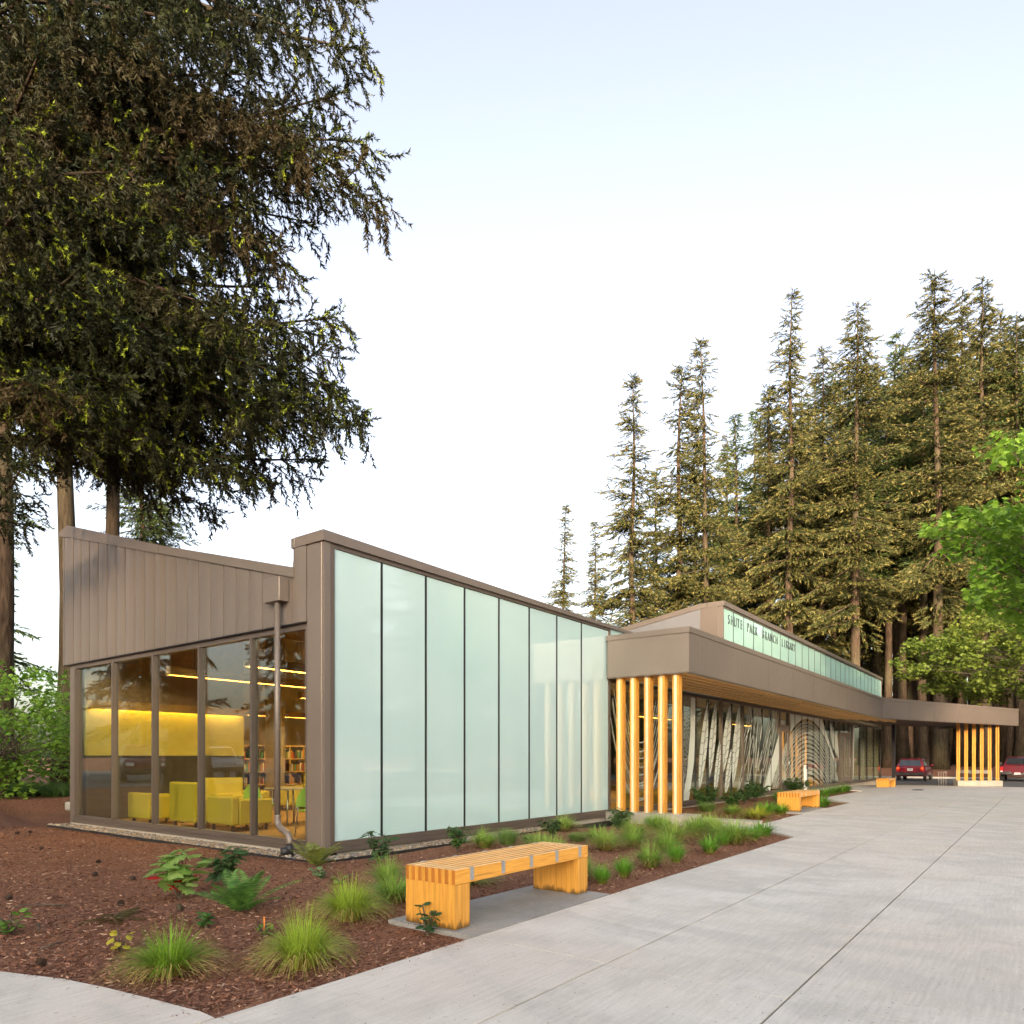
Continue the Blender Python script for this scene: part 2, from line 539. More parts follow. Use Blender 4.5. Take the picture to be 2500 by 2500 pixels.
gx = axis_coords(-6, 80, .4, 1.0); gy = axis_coords(-6, 34, .4, 1.0)
GX, GY = np.meshgrid(gx, gy)
Z = np.array([[hg(x, y) for x in gx] for y in gy])
V = np.stack([GX.ravel(), GY.ravel(), Z.ravel()], 1)
nx, ny = len(gx), len(gy)
ii, jj = np.meshgrid(np.arange(nx - 1), np.arange(ny - 1))
b0 = (jj * nx + ii).ravel()
T = np.stack([b0, b0 + 1, b0 + nx + 1, b0 + nx], 1)
ground = link_mesh('ground', np_mesh('ground', V, T, smooth=True, nper=4), M['mulch'])
tag(ground, 'reddish brown wood chip mulch covering the beds and the woodland floor', 'ground', kind='structure')

# paving: one structure, every slab its own piece
pave = MB(); pave.prism([(-6.4, -8), (2.0, -8), (2.0, 3.3), (-6.4, 3.3)], -.40, -.011)
pave.prism([(2.0, -1.1), (34.0, -1.1), (34.0, 3.3), (2.0, 3.3)], -.62, -.0115)
pave.prism([(34.01, -1.1), (47.6, -1.1), (47.6, 3.3), (34.01, 3.3)], -.80, -.45)
pavement = pave.build('pavement', M['joint'])
tag(pavement, 'broad pale broomed concrete walk beside the library', 'pavement', kind='structure')

def slab(poly, gap_z=0.0, name='paving_slab', mat='concrete', th=.34, dz=0.0, parent=None):
    n = len(poly)
    ar = sum(poly[i][0] * poly[(i + 1) % n][1] - poly[(i + 1) % n][0] * poly[i][1] for i in range(n))
    if ar < 0: poly = poly[::-1]
    cx = sum(p[0] for p in poly) / n; cy = sum(p[1] for p in poly) / n
    b = .0006
    m = MB()
    top = []; mid = []; bot = []
    for x, y in poly:
        d = Vector((cx - x, cy - y)); d = d / max(d.length, 1e-6)
        top.append((x + d.x * b, y + d.y * b, hp(x) + dz)); mid.append((x, y, hp(x) + dz - b)); bot.append((x, y, hp(x) + dz - th))
    f = [tuple(range(n)), tuple(range(2 * n, 3 * n))[::-1]]
    for i in range(n):
        j = (i + 1) % n
        f.append((n + i, n + j, j, i)); f.append((2 * n + i, 2 * n + j, n + j, n + i))
    m.add(top + mid + bot, f)
    return m.build(name, M[mat], parent or pavement)

xs = [-6.5, -4.2, -2.1, 0.0, 2.055, 4.13, 6.20, 8.2, 10.2, 12.14, 14.22, 16.25, 18.3, 20.45, 22.5, 25.5, 28.5, 31.5, 34.0, 37.0, 40.0, 44.0, 47.6]
ys = [-8.05, -4.6, -2.3, -1.15, 0.0, 1.16, 2.31, 3.45]
g = .007
for i in range(len(xs) - 1):
    for j in range(len(ys) - 1):
        if ys[j] < -1.2 and xs[i] > 14: continue
        x0, x1, y0, y1 = xs[i] + g * .55, xs[i + 1] - g * .55, ys[j] + g, ys[j + 1] - g
        slab([(x0, y0), (x1, y0), (x1, y1), (x0, y1)], dz=random.uniform(-.0003, .0003))
g2 = .004
# strip between the walk and the building, stepping round the beds
for x0, x1, y1 in [(12.66, 14.22, None), (14.23, 16.25, 4.66), (16.26, 18.15, 4.70), (18.16, 20.45, 4.76), (20.46, 23.2, 4.72)]:
    if y1 is None:
        slab([(12.66, 3.456), (14.22, 3.456), (14.22, 5.9), (13.75, 4.55)])
    else:
        slab([(x0, 3.456), (x1, 3.456), (x1, y1), (x0, y1)])
slab([(23.21, 3.456), (28.5, 3.456), (28.5, 6.0), (24.6, 6.0), (23.21, 4.74)])
for x0, x1 in [(28.51, 32.0), (32.01, 36.0), (36.01, 40.0), (40.01, 44.0), (44.01, 47.6)]:
    slab([(x0, 3.456), (x1, 3.456), (x1, 6.0), (x0, 6.0)])
for x0, x1 in [(32.01, 36.0), (36.01, 40.0), (40.01, 44.0), (44.01, 47.6)]:
    slab([(x0, 6.01), (x1, 6.01), (x1, 8.03), (x0, 8.03)])
# curved side path at the left, in two slabs
slab([(-1.2, 3.46), (2.035, 3.46), (2.04, 3.60), (1.985, 4.0), (1.92, 4.42), (1.84, 4.80), (1.66, 5.30), (-1.2, 5.30)])
slab([(-1.2, 5.31), (1.655, 5.31), (1.42, 5.85), (1.12, 6.4), (.70, 7.0), (.15, 7.6), (-.6, 8.2), (-3.2, 6.4), (-3.2, 5.31)])
# bench pads
slab([(4.13, 3.46), (6.22, 3.46), (6.205, 4.34), (4.125, 4.38)], mat='concrete_pad', dz=.004, name='bench_pad', th=.2)
slab([(18.2, 4.77), (20.4, 4.77), (20.4, 5.75), (18.2, 5.75)], mat='concrete_pad', dz=.004, name='bench_pad', th=.2)
# drain grate lying in the far paving
m = MB(); m.box(34.2, 34.9, 4.2, 4.55, hp(34.5) - .02, hp(34.5) + .004); m.box(34.25, 34.85, 4.25, 4.5, hp(34.5) - .01, hp(34.5) + .008)
tag(m.build('drain_cover', M['plastic']), 'dark flat drain cover set in the concrete before the far canopy', 'drain cover')

# drive, kerb
road = MB(); road.box(47.62, 64.2, -60, 26, -.5, -.262)
tag(road.build('road', M['asphalt']), 'grey asphalt drive behind the canopy where cars park', 'road', kind='structure')
kb = MB()
kb.box(64.2, 64.4, -60, 26, -.4, -.13, bev=.02)
kb.box(52.5, 64.2, 10.2, 10.4, -.4, -.13, bev=.02)
tag(kb.build('kerb', M['kerb']), 'low pale concrete kerb edging the asphalt drive', 'kerb', kind='structure')
isl = MB(); isl.prism([(52.6, 10.42), (64.2, 10.42), (64.2, 26), (52.6, 26)], -.3, -.15)
tag(isl.build('planting_island', M['mulch']), 'brown mulch island beside the asphalt drive', 'ground', kind='structure')
lot = MB(); lot.box(-60, 5.0, 26.5, 60, .0, .325)
tag(lot.build('car_park', M['asphalt']), 'asphalt car park mirrored in the end windows', 'road', kind='structure')

# ------------------------------------------------------------------ library
F = 8.07           # face of the long wall
E_ = 6.38          # face of the end wall
lib = empty('library_building', (E_, F, 0), label='low brown metal and frosted glass library with timber column canopy', cat='building')
def capz(x): return 4.53 - .0148 * (x - 6.39)
def capb(x): return 4.385 - .006 * (x - 6.39)

def part(mb, name, mat, parent=None):
    return mb.build(name, M[mat] if isinstance(mat, str) else mat, parent or lib)

# long frosted wall
m = MB()
m.prism([(6.50, 0.075), (6.575, .075), (6.575, capb(6.57)), (6.50, capb(6.5))], F + .004, F + .10, axis='y')
m.prism([(6.575, .075), (14.49, .075), (14.49, .158), (6.575, .158)], F + .004, F + .10, axis='y')
m.prism([(6.575, capb(6.57) - .062), (14.49, capb(14.5) - .05), (14.49, capb(14.5)), (6.575, capb(6.57))], F + .004, F + .10, axis='y')
m.prism([(14.49, .075), (14.57, .075), (14.57, capb(14.5)), (14.49, capb(14.5))], F + .003, F + .12, axis='y')
fw = part(m, 'frosted_wall', 'metal_frame')
m = MB(); m.box(6.45, 14.57, F - .012, F + .09, 0.0, .071, bev=.004)
part(m, 'base_flashing', 'metal_frame', fw)
jx = [6.579, 7.489, 8.454, 9.42, 10.392, 11.356, 12.338, 13.311, 14.486]
for i in range(8):
    a = jx[i] + (.0 if i == 0 else .022); b = jx[i + 1] - (.0 if i == 7 else .022)
    m = MB(); m.prism([(a, .16), (b, .16), (b, capb(b) - .062), (a, capb(a) - .064)], F + .030, F + .055, axis='y')
    part(m, 'frosted_pane', 'frost', fw)
for i in range(1, 8):
    x = jx[i]
    m = MB(); m.prism([(x - .0215, .16), (x + .0215, .16), (x + .0215, capb(x) - .065), (x - .0215, capb(x) - .065)], F + .024, F + .09, axis='y')
    part(m, 'joint_strip', 'black', fw)
m = MB(); m.prism([(6.40, .0), (14.6, 0), (14.6, 4.3), (6.40, 4.3)], F + .10, F + .22, axis='y')
part(m, 'backing_wall', 'dark_panel')
m = MB(); m.box(6.43, 14.5, F + .03, F + .25, -.35, -.002)
part(m, 'concrete_plinth', 'plinth')
# wall above the canopy roof towards the clerestory
m = MB(); m.prism([(14.58, 3.15), (21.7, 3.15), (21.7, capb(21.7)), (14.58, capb(14.6))], F + .02, F + .2, axis='y')
part(m, 'upper_wall', 'frost')
# parapet cap of the long wall
m = MB(); m.prism([(6.35, capb(6.39)), (21.7, capb(21.7)), (21.7, capz(21.7)), (6.35, capz(6.39))], F - .035, F + .62, axis='y')
part(m, 'parapet_cap', 'metal')
# corner block of the end wall
m = MB(); m.box(E_ + .012, 6.497, F, F + .05, -.03, 4.382)
part(m, 'corner_strip', 'metal')
m = MB(); m.box(E_, E_ + .25, F + .05, 8.44, -.03, 4.384, bev=.004)
part(m, 'corner_pier', 'metal_clad')

# end wall cladding: each standing seam panel a piece
def roof_z(y): return 3.95 + (y - 8.68) * (6.04 - 3.95) / (16.66 - 8.68)
ew = MB(); ew.prism([(8.45, 3.33), (16.55, 3.33), (16.55, roof_z(16.55)), (8.75, roof_z(8.75)), (8.75, 4.38), (8.45, 4.38)], E_ + .04, E_ + .22, axis='x')
end_wall = part(ew, 'end_wall', 'metal_clad')
seams = [16.60, 16.145, 15.786, 15.404, 15.011, 14.63, 14.254, 13.883, 13.503, 13.129, 12.761, 12.399, 12.031, 11.665, 11.305, 10.937, 10.566, 10.21, 9.861, 9.507, 9.15, 8.79, 8.445]
for i in range(len(seams) - 1):
    y1, y0 = seams[i], seams[i + 1]
    a, b = y0 + .004, y1 - .004
    # slightly cupped tray with a seam lip at one side
    prof = []
    for k in range(5):
        tt = k / 4
        prof.append((a + (b - a) * tt, -.010 * math.sin(math.pi * tt)))
    V_, F_ = [], []
    zb = 3.30
    def ztop(y):
        return 4.383 if y < 8.76 else roof_z(y) - .002
    for (y, dx) in prof:
        V_ += [(E_ - .012 + dx, y, zb), (E_ - .012 + dx, y, ztop(max(y, 8.80) if y1 > 8.80 else y)), (E_ + .035, y, zb), (E_ + .035, y, ztop(max(y, 8.80) if y1 > 8.80 else y))]
    for k in range(4):
        c = k * 4; d = c + 4
        F_ += [(c, c + 1, d + 1, d), (c + 2, d + 2, d + 3, c + 3), (c, d, d + 2, c + 2), (c + 1, c + 3, d + 3, d + 1)]
    F_ += [(0, 2, 3, 1), (16, 17, 19, 18)]
    m = MB(); m.add(V_, F_, 0, False)
    m.box(E_ - .020, E_ + .03, b - .004, b + .003, zb, ztop(b) - .004)
    part(m, 'cladding_panel', 'metal_clad', end_wall)
m = MB(); m.box(E_ - .016, E_ + .22, 16.60, 16.66, 3.30, roof_z(16.6)); part(m, 'corner_trim', 'metal', end_wall)
m = MB(); m.prism([(8.70, roof_z(8.70)), (12.55, roof_z(12.55)), (12.55, roof_z(12.55) + .146), (8.70, roof_z(8.70) + .146)], E_ - .05, E_ + .5, axis='x')
part(m, 'roof_flashing', 'metal')
m = MB(); m.prism([(12.556, roof_z(12.556) - .003), (16.42, roof_z(16.42) - .003), (16.74, 6.04), (16.74, 6.13), (16.36, 6.205), (12.556, roof_z(12.556) + .15)], E_ - .052, E_ + .5, axis='x')
part(m, 'roof_flashing', 'metal')
m = MB(); m.box(E_ - .03, E_ + .35, F + .624, 8.775, 4.386, 4.528, bev=.004); part(m, 'pier_cap', 'metal')
m = MB(); m.box(E_ - .004, E_ + .3, 8.735, 8.752, roof_z(8.7) + .14, 4.384); part(m, 'pier_flank', 'metal_clad')
# soffit strip under the cladding
m = MB(); m.box(E_ - .01, E_ + .16, 8.45, 16.6, 3.285, 3.297); part(m, 'soffit_trim', 'black_metal')

# end windows
wx = E_ + .045
m = MB()
m.box(wx - .02, wx + .10, 8.45, 16.28, 0.0, .065); m.box(wx, wx + .10, 8.45, 16.28, .068, .15)
m.box(wx, wx + .10, 8.45, 16.28, 3.205, 3.29)
mull = [(16.07, 16.28), (14.434, 14.585), (12.87, 13.004), (11.323, 11.434), (9.812, 9.917), (8.45, 8.515)]
for (a, b) in mull:
    a, b = (a + .05, b - .05) if b - a > .14 else (a, b)
    a, b = (a, b) if b - a > .05 else ((a + b) / 2 - .03, (a + b) / 2 + .03)
    m.box(wx - .02, wx + .09, (a + b) / 2 - .026, (a + b) / 2 + .026, .152, 3.204)
ef = part(m, 'end_window', 'metal_frame')
for k in range(5):
    y1 = mull[k][0] + (.05 if k < 3 else .0); y0 = mull[k + 1][1] - (.05 if 0 < k + 1 < 3 else 0)
    if k == 0: y1 = 16.12
    m = MB(); m.box(wx + .045, wx + .062, y0 - .02, y1 + .02, .14, 3.215); part(m, 'glass_pane', 'glass', ef)
m = MB(); m.box(E_ + .03, E_ + .25, 8.1, 16.4, -.35, -.003); part(m, 'concrete_plinth', 'plinth')
# back corner return so the far side is solid
m = MB(); m.box(E_ + .06, 10.3, 16.30, 16.5, 0.0, 3.3); m.box(E_ + .23, 10.3, 16.3, 16.5, 3.3, 5.8); part(m, 'rear_wall', 'metal_clad')

# rain leader box and downspout
m = MB(); m.box(E_ - .19, E_ - .022, 8.83, 9.22, 3.62, 3.97, bev=.006); lbx = part(m, 'leader_box', 'metal')
m = MB(); m.tube([(6.25, 8.955, 3.60), (6.25, 8.955, .50)], .043, 12); ds = part(m, 'downspout', 'metal')
path = [(6.25, 8.955, .52), (6.25, 8.95, .44), (6.24, 8.91, .37), (6.22, 8.82, .325), (6.20, 8.70, .30), (6.18, 8.60, .265), (6.17, 8.555, .20), (6.165, 8.55, .12)]
m = MB()
fine = []
for a, b in zip(path[:-1], path[1:]):
    for k in range(4):
        fine.append(tuple(a[c] + (b[c] - a[c]) * k / 4 for c in range(3)))
m.tube(fine, [.046 + (.0035 if k % 2 else 0) for k in range(len(fine))], 12); part(m, 'elbow', 'metal', ds)
m = MB(); m.tube([(6.165, 8.55, .125), (6.165, 8.55, -.06)], .052, 12); m.tube([(6.165, 8.55, .035), (6.06, 8.60, .03)], .058, 12); part(m, 'drain_boot', 'plastic', ds)

# ------------------------------------------------------------------ canopy
ZT, ZCB, ZB = 4.145, 4.02, 3.19
YC = 6.08
P0 = (14.376, YC); P1 = (36.9, YC + .03); P2 = (50.0, 1.28); P3 = (52.2, 5.6); P4 = (49.5, 8.05)
foot = [(14.376, F - .01), P0, P1, P2, P3, P4]
inset = [(14.42, F - .012), (14.42, YC + .05), (36.9, YC + .08), (49.95, 1.35), (52.1, 5.6), (49.45, 8.02)]
m = MB(); m.prism(inset, ZB + .16, ZT - .06); canopy = part(m, 'canopy', 'metal')
m = MB(); m.prism(inset, ZB + .13, ZB + .155); part(m, 'soffit_board', 'soffit_dark', canopy)
def fascia(p, q, z0, z1, name, mat, out=0.0, th=.03, g=.004):
    p = Vector((p[0], p[1], 0)); q = Vector((q[0], q[1], 0))
    d = (q - p).normalized(); nrm = Vector((d.y, -d.x, 0))
    a = p + d * g; b = q - d * g
    v = []
    for z in (z0, z1):
        for pt in (a + nrm * out, b + nrm * out, b - nrm * th, a - nrm * th):
            v.append((pt.x, pt.y, z))
    m = MB(); m.add(v, [(0, 3, 2, 1), (4, 5, 6, 7), (0, 1, 5, 4), (1, 2, 6, 5), (2, 3, 7, 6), (3, 0, 4, 7)])
    return part(m, name, mat, canopy)
fascia((14.376, F - .012), P0, ZB, ZCB, 'fascia_panel', 'metal')
fs = [14.376, 14.959, 17.372, 19.79, 22.196, 24.616, 27.03, 29.49, 31.94, 34.4, 36.9]
for a, b in zip(fs[:-1], fs[1:]):
    fascia((a, YC + .03 * (a - 14.4) / 22.5), (b, YC + .03 * (b - 14.4) / 22.5), ZB, ZCB, 'fascia_panel', 'metal')
for k in range(6):
    t0, t1 = k / 6, (k + 1) / 6
    fascia((P1[0] + (P2[0] - P1[0]) * t0, P1[1] + (P2[1] - P1[1]) * t0), (P1[0] + (P2[0] - P1[0]) * t1, P1[1] + (P2[1] - P1[1]) * t1), ZB, ZCB, 'fascia_panel', 'metal')
fascia(P2, P3, ZB, ZCB, 'fascia_panel', 'metal')
for p, q in (((14.376, F - .012), P0), (P0, P1), (P1, P2), (P2, P3)):
    fascia(p, q, ZCB + .004, ZT, 'fascia_cap', 'metal', out=.018, th=.2, g=-.012)
    fascia(p, q, ZB - .028, ZB - .003, 'drip_edge', 'metal_frame', out=.006, th=.05, g=-.004)
# timber soffit slats running along the wall, each a piece, stepping back at the far end
ysl = [6.30, 6.56, 6.82, 7.08, 7.34, 7.60, 7.84]
for k, y in enumerate(ysl):
    xe = 41.5 - .9 * k
    xa = 14.47
    for (a, b) in ((xa, 24.0 + .7 * k), (24.006 + .7 * k, xe)):
        m = MB(); m.box(a, b, y - .072, y + .072, ZB - .012, ZB + .128); part(m, 'soffit_slat', 'soffit', canopy)

# near timber columns on their plinth
m = MB(); m.prism([(14.30, 6.0), (14.86, 6.0), (14.86, 8.05), (14.30, 8.05)], -.4, .125)
part(m, 'column_plinth', 'plinth')
m = MB(); m.prism([(14.30, 4.62), (14.80, 4.66), (14.86, 5.996), (14.30, 5.996)], -.4, .06); part(m, 'plinth_kerb', 'plinth')
for (b_, a_) in [(7.889, 7.652), (7.544, 7.313), (7.196, 6.963), (6.849, 6.63), (6.511, 6.291)]:
    yc = (a_ + b_) / 2 + .025
    w = .075
    c = MB(); c.box(14.46, 14.66, yc - w, yc + w, .127, ZB + .12)
    # outer plies and the pale middle ply
    c = MB(); c.box(14.47, 14.64, yc - w, yc - w * .36, .127, ZB + .12, bev=.003)
    co = part(c, 'column', 'wood_z')
    c = MB(); c.box(14.455, 14.645, yc - w * .36, yc + w * .36, .127, ZB + .12); part(c, 'middle_ply', 'wood_pale', co)
    c = MB(); c.box(14.47, 14.64, yc + w * .36, yc + w, .127, ZB + .12, bev=.003); part(c, 'outer_ply', 'wood_z', co)
    c = MB(); c.box(14.45, 14.67, yc - w - .02, yc + w + .02, .123, .135); part(c, 'base_plate', 'steel', co)

# far twin posts on a concrete plinth
pa = Vector((47.5, 4.0, 0)); pb = Vector((48.75, 2.22, 0)); pd = (pb - pa).normalized(); pn = Vector((pd.y, -pd.x, 0))
v = []
for z in (-.5, .06):
    for pt in (pa - pd * .15 - pn * .22, pb + pd * .15 - pn * .22, pb + pd * .15 + pn * .22, pa - pd * .15 + pn * .22):
        v.append((pt.x, pt.y, z))
m = MB(); m.add(v, [(0, 3, 2, 1), (4, 5, 6, 7), (0, 1, 5, 4), (1, 2, 6, 5), (2, 3, 7, 6), (3, 0, 4, 7)])
part(m, 'post_plinth', 'plinth')
for k in range(6):
    c0 = pa + (pb - pa) * (k / 5)
    for sgn in (-1, 1):
        cc = c0 + pd * .055 * sgn
        m = MB(); m.box(cc.x - .04, cc.x + .04, cc.y - .035, cc.y + .035, .062, ZB + .12); part(m, 'timber_post', 'wood_z')
m = MB(); m.box(47.55, 47.73, 7.20, 7.38, -.25, ZB + .12); m.box(47.48, 47.8, 7.13, 7.45, -.258, -.2)
part(m, 'steel_post', 'black_metal')

# ------------------------------------------------------------------ entrance glazing
cw = MB(); cw.box(14.6, 48.45, F + .0, F + .14, 0.0, .07); cw.box(14.6, 48.45, F + .02, F + .12, .073, .135); cw.box(14.6, 48.45, F + .02, F + .12, 3.10, 3.185)
curtain = part(cw, 'curtain_wall', 'metal_frame')
m = MB(); m.box(14.6, 48.4, F + .03, F + .25, -.5, -.003); part(m, 'concrete_plinth', 'plinth')
mx_ = [14.6, 15.7, 16.7, 17.7, 18.677, 19.68, 20.639, 21.688, 22.62, 23.65, 24.7, 25.726, 26.705, 27.748, 28.858, 29.81, 30.82, 31.76, 32.744, 33.712, 34.655, 35.566, 36.52, 37.517, 38.563, 39.66, 40.33, 42.337, 44.3, 46.3, 48.40]
heavy = {18.677, 21.688, 23.65, 27.748, 28.858, 37.517, 39.66, 40.33}
for x in mx_[1:]:
    w = .032 if x in heavy else .012
    m = MB(); m.box(x - w, x + w, F + (.0 if x in heavy else .03), F + .115, .14, 3.098); part(m, 'mullion', 'metal_frame' if x in heavy else 'black', curtain)
for a, b in zip(mx_[:-1], mx_[1:]):
    m = MB(); m.box(a + .012, b - .012, F + .050, F + .062, .12, 3.11); part(m, 'glass_pane', 'glass_dark', curtain)
# doors
for (a, b) in ((27.80, 28.81), (37.57, 39.61)):
    d = MB(); z1 = 2.5
    for (x0, x1) in (((a, b),) if b - a < 1.5 else ((a, (a + b) / 2 - .01), ((a + b) / 2 + .01, b))):
        d.box(x0, x0 + .1, F - .01, F + .046, .15, z1); d.box(x1 - .1, x1, F - .01, F + .046, .15, z1)
        d.box(x0 + .1, x1 - .1, F - .01, F + .046, .15, .4); d.box(x0 + .1, x1 - .1, F - .01, F + .046, z1 - .12, z1)
    d.box(a, b, F - .015, F + .047, z1 + .01, z1 + .1)
    do = part(d, 'door', 'metal')
    h_ = MB(); h_.tube([(b - .15, F - .05, .9), (b - .15, F - .05, 1.35)], .015, 8); h_.box(b - .16, b - .14, F - .05, F - .01, .92, .94); h_.box(b - .16, b - .14, F - .05, F - .01, 1.31, 1.33)
    part(h_, 'handle', 'chrome', do)
# pattern etched on the glass: ribbons of white frit standing 3 mm off the panes
ye = F + .046
def ribbon(mb, pts, w):
    for (a, b) in zip(pts[:-1], pts[1:]):
        dx, dz = b[0] - a[0], b[1] - a[1]
        l = math.hypot(dx, dz)
        if l < 1e-4: continue
        nx_, nz_ = -dz / l * w / 2, dx / l * w / 2
        mb.add([(a[0] - nx_, ye, a[1] - nz_), (b[0] - nx_, ye, b[1] - nz_), (b[0] + nx_, ye, b[1] + nz_), (a[0] + nx_, ye, a[1] + nz_)], [(0, 1, 2, 3)])
def clipz(pts, lo=.15, hi=3.09):
    return [p for p in pts if lo <= p[1] <= hi]
def etch(fn, name='etched_pattern', mat='etch'):
    mb = MB(); fn(mb)
    if mb.f: part(mb, name, mat, curtain)
# nested hanging loops behind the columns
def loops_left(mb):
    for zb in (1.73, 1.51, 1.33, 1.11, .92, .72, .65, .335, .29):
        k = .85 + .5 * (1.8 - zb)
        pts = [(16.185 + dx * (1.0 + .28 * (1.8 - zb)), zb + 2.2 * (abs(dx) / 1.15) ** 2.3) for dx in np.linspace(-1.6, 1.6, 40)]
        ribbon(mb, [p for p in clipz(pts) if 14.62 < p[0] < 18.6], .026)
etch(loops_left)
def dotted(mb):
    for k in range(7):
        x = 18.80 + .07 * k
        z = 3.05
        while z > .3:
            l = random.uniform(.05, .22); ribbon(mb, [(x - .02 * (3 - z), z), (x - .02 * (3 - z + l), z - l)], .016); z -= l + random.uniform(.02, .05)
etch(dotted)
def poly_etch(pts):
    def fn(mb):
        n = len(pts); mb.add([(p[0], ye, p[1]) for p in pts], [tuple(range(n))])
    return fn
etch(poly_etch([(19.32, 3.08), (19.66, 3.08), (19.62, 1.9), (19.56, 1.25), (19.18, .15), (18.72, .15), (19.05, .9), (19.28, 2.1)]))
# slanting leaves with dark veins
def leaf_shape(x0, z0, x1, z1, w, n=12):
    dx, dz = x1 - x0, z1 - z0; l = math.hypot(dx, dz); ux, uz = dx / l, dz / l
    L_, R_ = [], []
    for k in range(n + 1):
        t = k / n; s_ = w * (math.sin(math.pi * min(1, t * .97 + .02)) ** .7)
        cx, cz = x0 + dx * t, z0 + dz * t
        L_.append((cx - uz * s_, cz + ux * s_)); R_.append((cx + uz * s_, cz - ux * s_))
    return L_ + R_[::-1]
leaves = [(19.95, .45, 20.65, 3.05, .26), (20.7, .75, 21.25, 3.05, .24), (21.15, .2, 21.62, 1.9, .20), (21.85, .9, 22.5, 3.05, .30), (22.05, .2, 22.7, 1.7, .22), (22.75, .55, 23.35, 3.05, .30)]
for L in leaves:
    pts = [(min(max(p[0], 19.72), 23.6), min(max(p[1], .15), 3.09)) for p in leaf_shape(*L)]
    etch(poly_etch(pts), 'etched_leaf')
def veins(mb):
    global ye
    ye_ = ye; ye = ye - .004
    for (x0, z0, x1, z1, w) in leaves:
        ribbon(mb, [(x0, z0), ((x0 + x1) / 2, (z0 + z1) / 2), (x1, min(z1, 3.09))], .03)
        for t in np.linspace(.12, .9, 7):
            cx, cz = x0 + (x1 - x0) * t, z0 + (z1 - z0) * t
            ribbon(mb, [(cx, cz), (cx + w * .6, cz + .16), (cx + w * 1.3, cz + .20)], .022)
            ribbon(mb, [(cx, cz), (cx - w * .9, cz + .02), (cx - w * 1.2, cz - .06)], .018)
    ye = ye_
etch(veins, 'etched_vein', 'etch_dark')
# long hanging cords
def cords(mb):
    for (xt0, xt1, xb, zb) in ((24.34, 24.95, 23.72, 1.69), (24.45, 25.2, 23.25, .16), (24.6, 25.45, 24.15, .30), (24.8, 25.75, 24.8, .26), (26.66, 27.1, 25.28, .90), (26.85, 27.4, 25.5, .44), (27.0, 27.68, 25.9, .2), (25.2, 25.9, 25.0, 1.0)):
        w_ = .05
        left = [(xt0 + (xb - w_ - xt0) * (t ** 1.25), 3.09 + (zb + .15 - 3.09) * t) for t in np.linspace(0, 1, 14)]
        bend = [(xb + w_ * math.cos(a), zb + .15 + .15 * math.sin(a)) for a in np.linspace(math.pi, 2 * math.pi, 8)]
        right = [(xt1 + (xb + w_ - xt1) * (t ** 1.25), 3.09 + (zb + .15 - 3.09) * t) for t in np.linspace(1, 0, 14)]
        ribbon(mb, left + bend + right, .042)
        mid = [((a[0] + b[0]) / 2, a[1]) for a, b in zip(left[:9], right[::-1][:9])]
        ribbon(mb, mid, .024)
etch(cords)
etch(poly_etch([(27.70, 2.25), (26.86, 1.38), (25.86, .15), (26.62, .15), (27.70, 1.3)]))
# the big nested arch over the doors
def arch(mb):
    for k, zt in enumerate((2.86, 2.72, 2.58, 2.44, 2.25, 2.07, 1.88, 1.69, 1.53, 1.38, 1.18, .94, .73, .50)):
        for off in (0, .055):
            pts = []
            for dx in np.linspace(-5.0, 5.6, 60):
                h_ = (zt - off) - (.10 if dx < 0 else .085) * dx * dx
                pts.append((31.75 + dx, h_))
            ribbon(mb, [p for p in clipz(pts) if 26.75 < p[0] < 37.45], .026)
etch(arch)
def arch_field(mb):
    # pale field above the arch
    top = []; bot = []
    for x in np.linspace(29.2, 36.9, 26):
        dx = x - 31.75
        z = 3.0 - (.10 if dx < 0 else .085) * dx * dx
        z = min(z, 3.02)
        if z > .2: top.append((x, 3.09 if x < 34.2 else max(3.09 - (x - 34.2) * .75, z + .12))); bot.append((x, z))
    for a, b, c, d in zip(top[:-1], top[1:], bot[1:], bot[:-1]):
        mb.add([(a[0], ye, a[1]), (b[0], ye, b[1]), (c[0], ye, c[1]), (d[0], ye, d[1])], [(0, 1, 2, 3)])
etch(arch_field)
def far_leaves(mb):
    for k in range(5):
        pts = leaf_shape(35.6 + .32 * k, 3.05 - .1 * k, 36.4 + .25 * k, 1.7 - .12 * k, .13, 8)
        n = len(pts); mb.add([(p[0], ye, min(3.09, p[1])) for p in pts], [tuple(range(n))])
    pts = [(40.45, 3.05), (41.0, 3.05), (40.7, .2), (40.38, .2)]
    mb.add([(p[0], ye, p[1]) for p in pts], [(0, 1, 2, 3)])
etch(far_leaves)

# ------------------------------------------------------------------ clerestory
CZT = 6.245
m = MB(); m.box(21.72, 48.5, F + .0, F + .14, 4.2, 4.72); m.box(21.72, 48.5, F, F + .14, 6.05, CZT - .15); m.box(48.442, 48.52, F - .004, F + .16, 4.2, CZT - .15)
m.box(21.72, 21.80, F - .003, F + .15, 4.721, 6.049)
cl = part(m, 'clerestory', 'metal')
cj = [21.80, 22.718, 23.707, 24.701, 25.738, 26.747, 27.808, 28.85, 29.859, 30.828, 31.833, 32.806, 33.811, 34.77, 35.736, 36.72, 37.68, 38.692, 39.6, 40.52, 41.449, 42.427, 43.417, 44.449, 45.43, 46.418, 47.4, 48.442]
for a, b in zip(cj[:-1], cj[1:]):
    m = MB(); m.box(a + .022, b - .022, F + .03, F + .06, 4.70, 6.06); part(m, 'clerestory_pane', 'frost2', cl)
    m = MB(); m.box(b - .021, b + .021, F + .024, F + .12, 4.722, 6.048); part(m, 'joint_strip', 'black', cl)
m = MB(); m.box(21.7, 48.55, F - .05, F + .5, CZT - .147, CZT); part(m, 'parapet_cap', 'metal', cl)
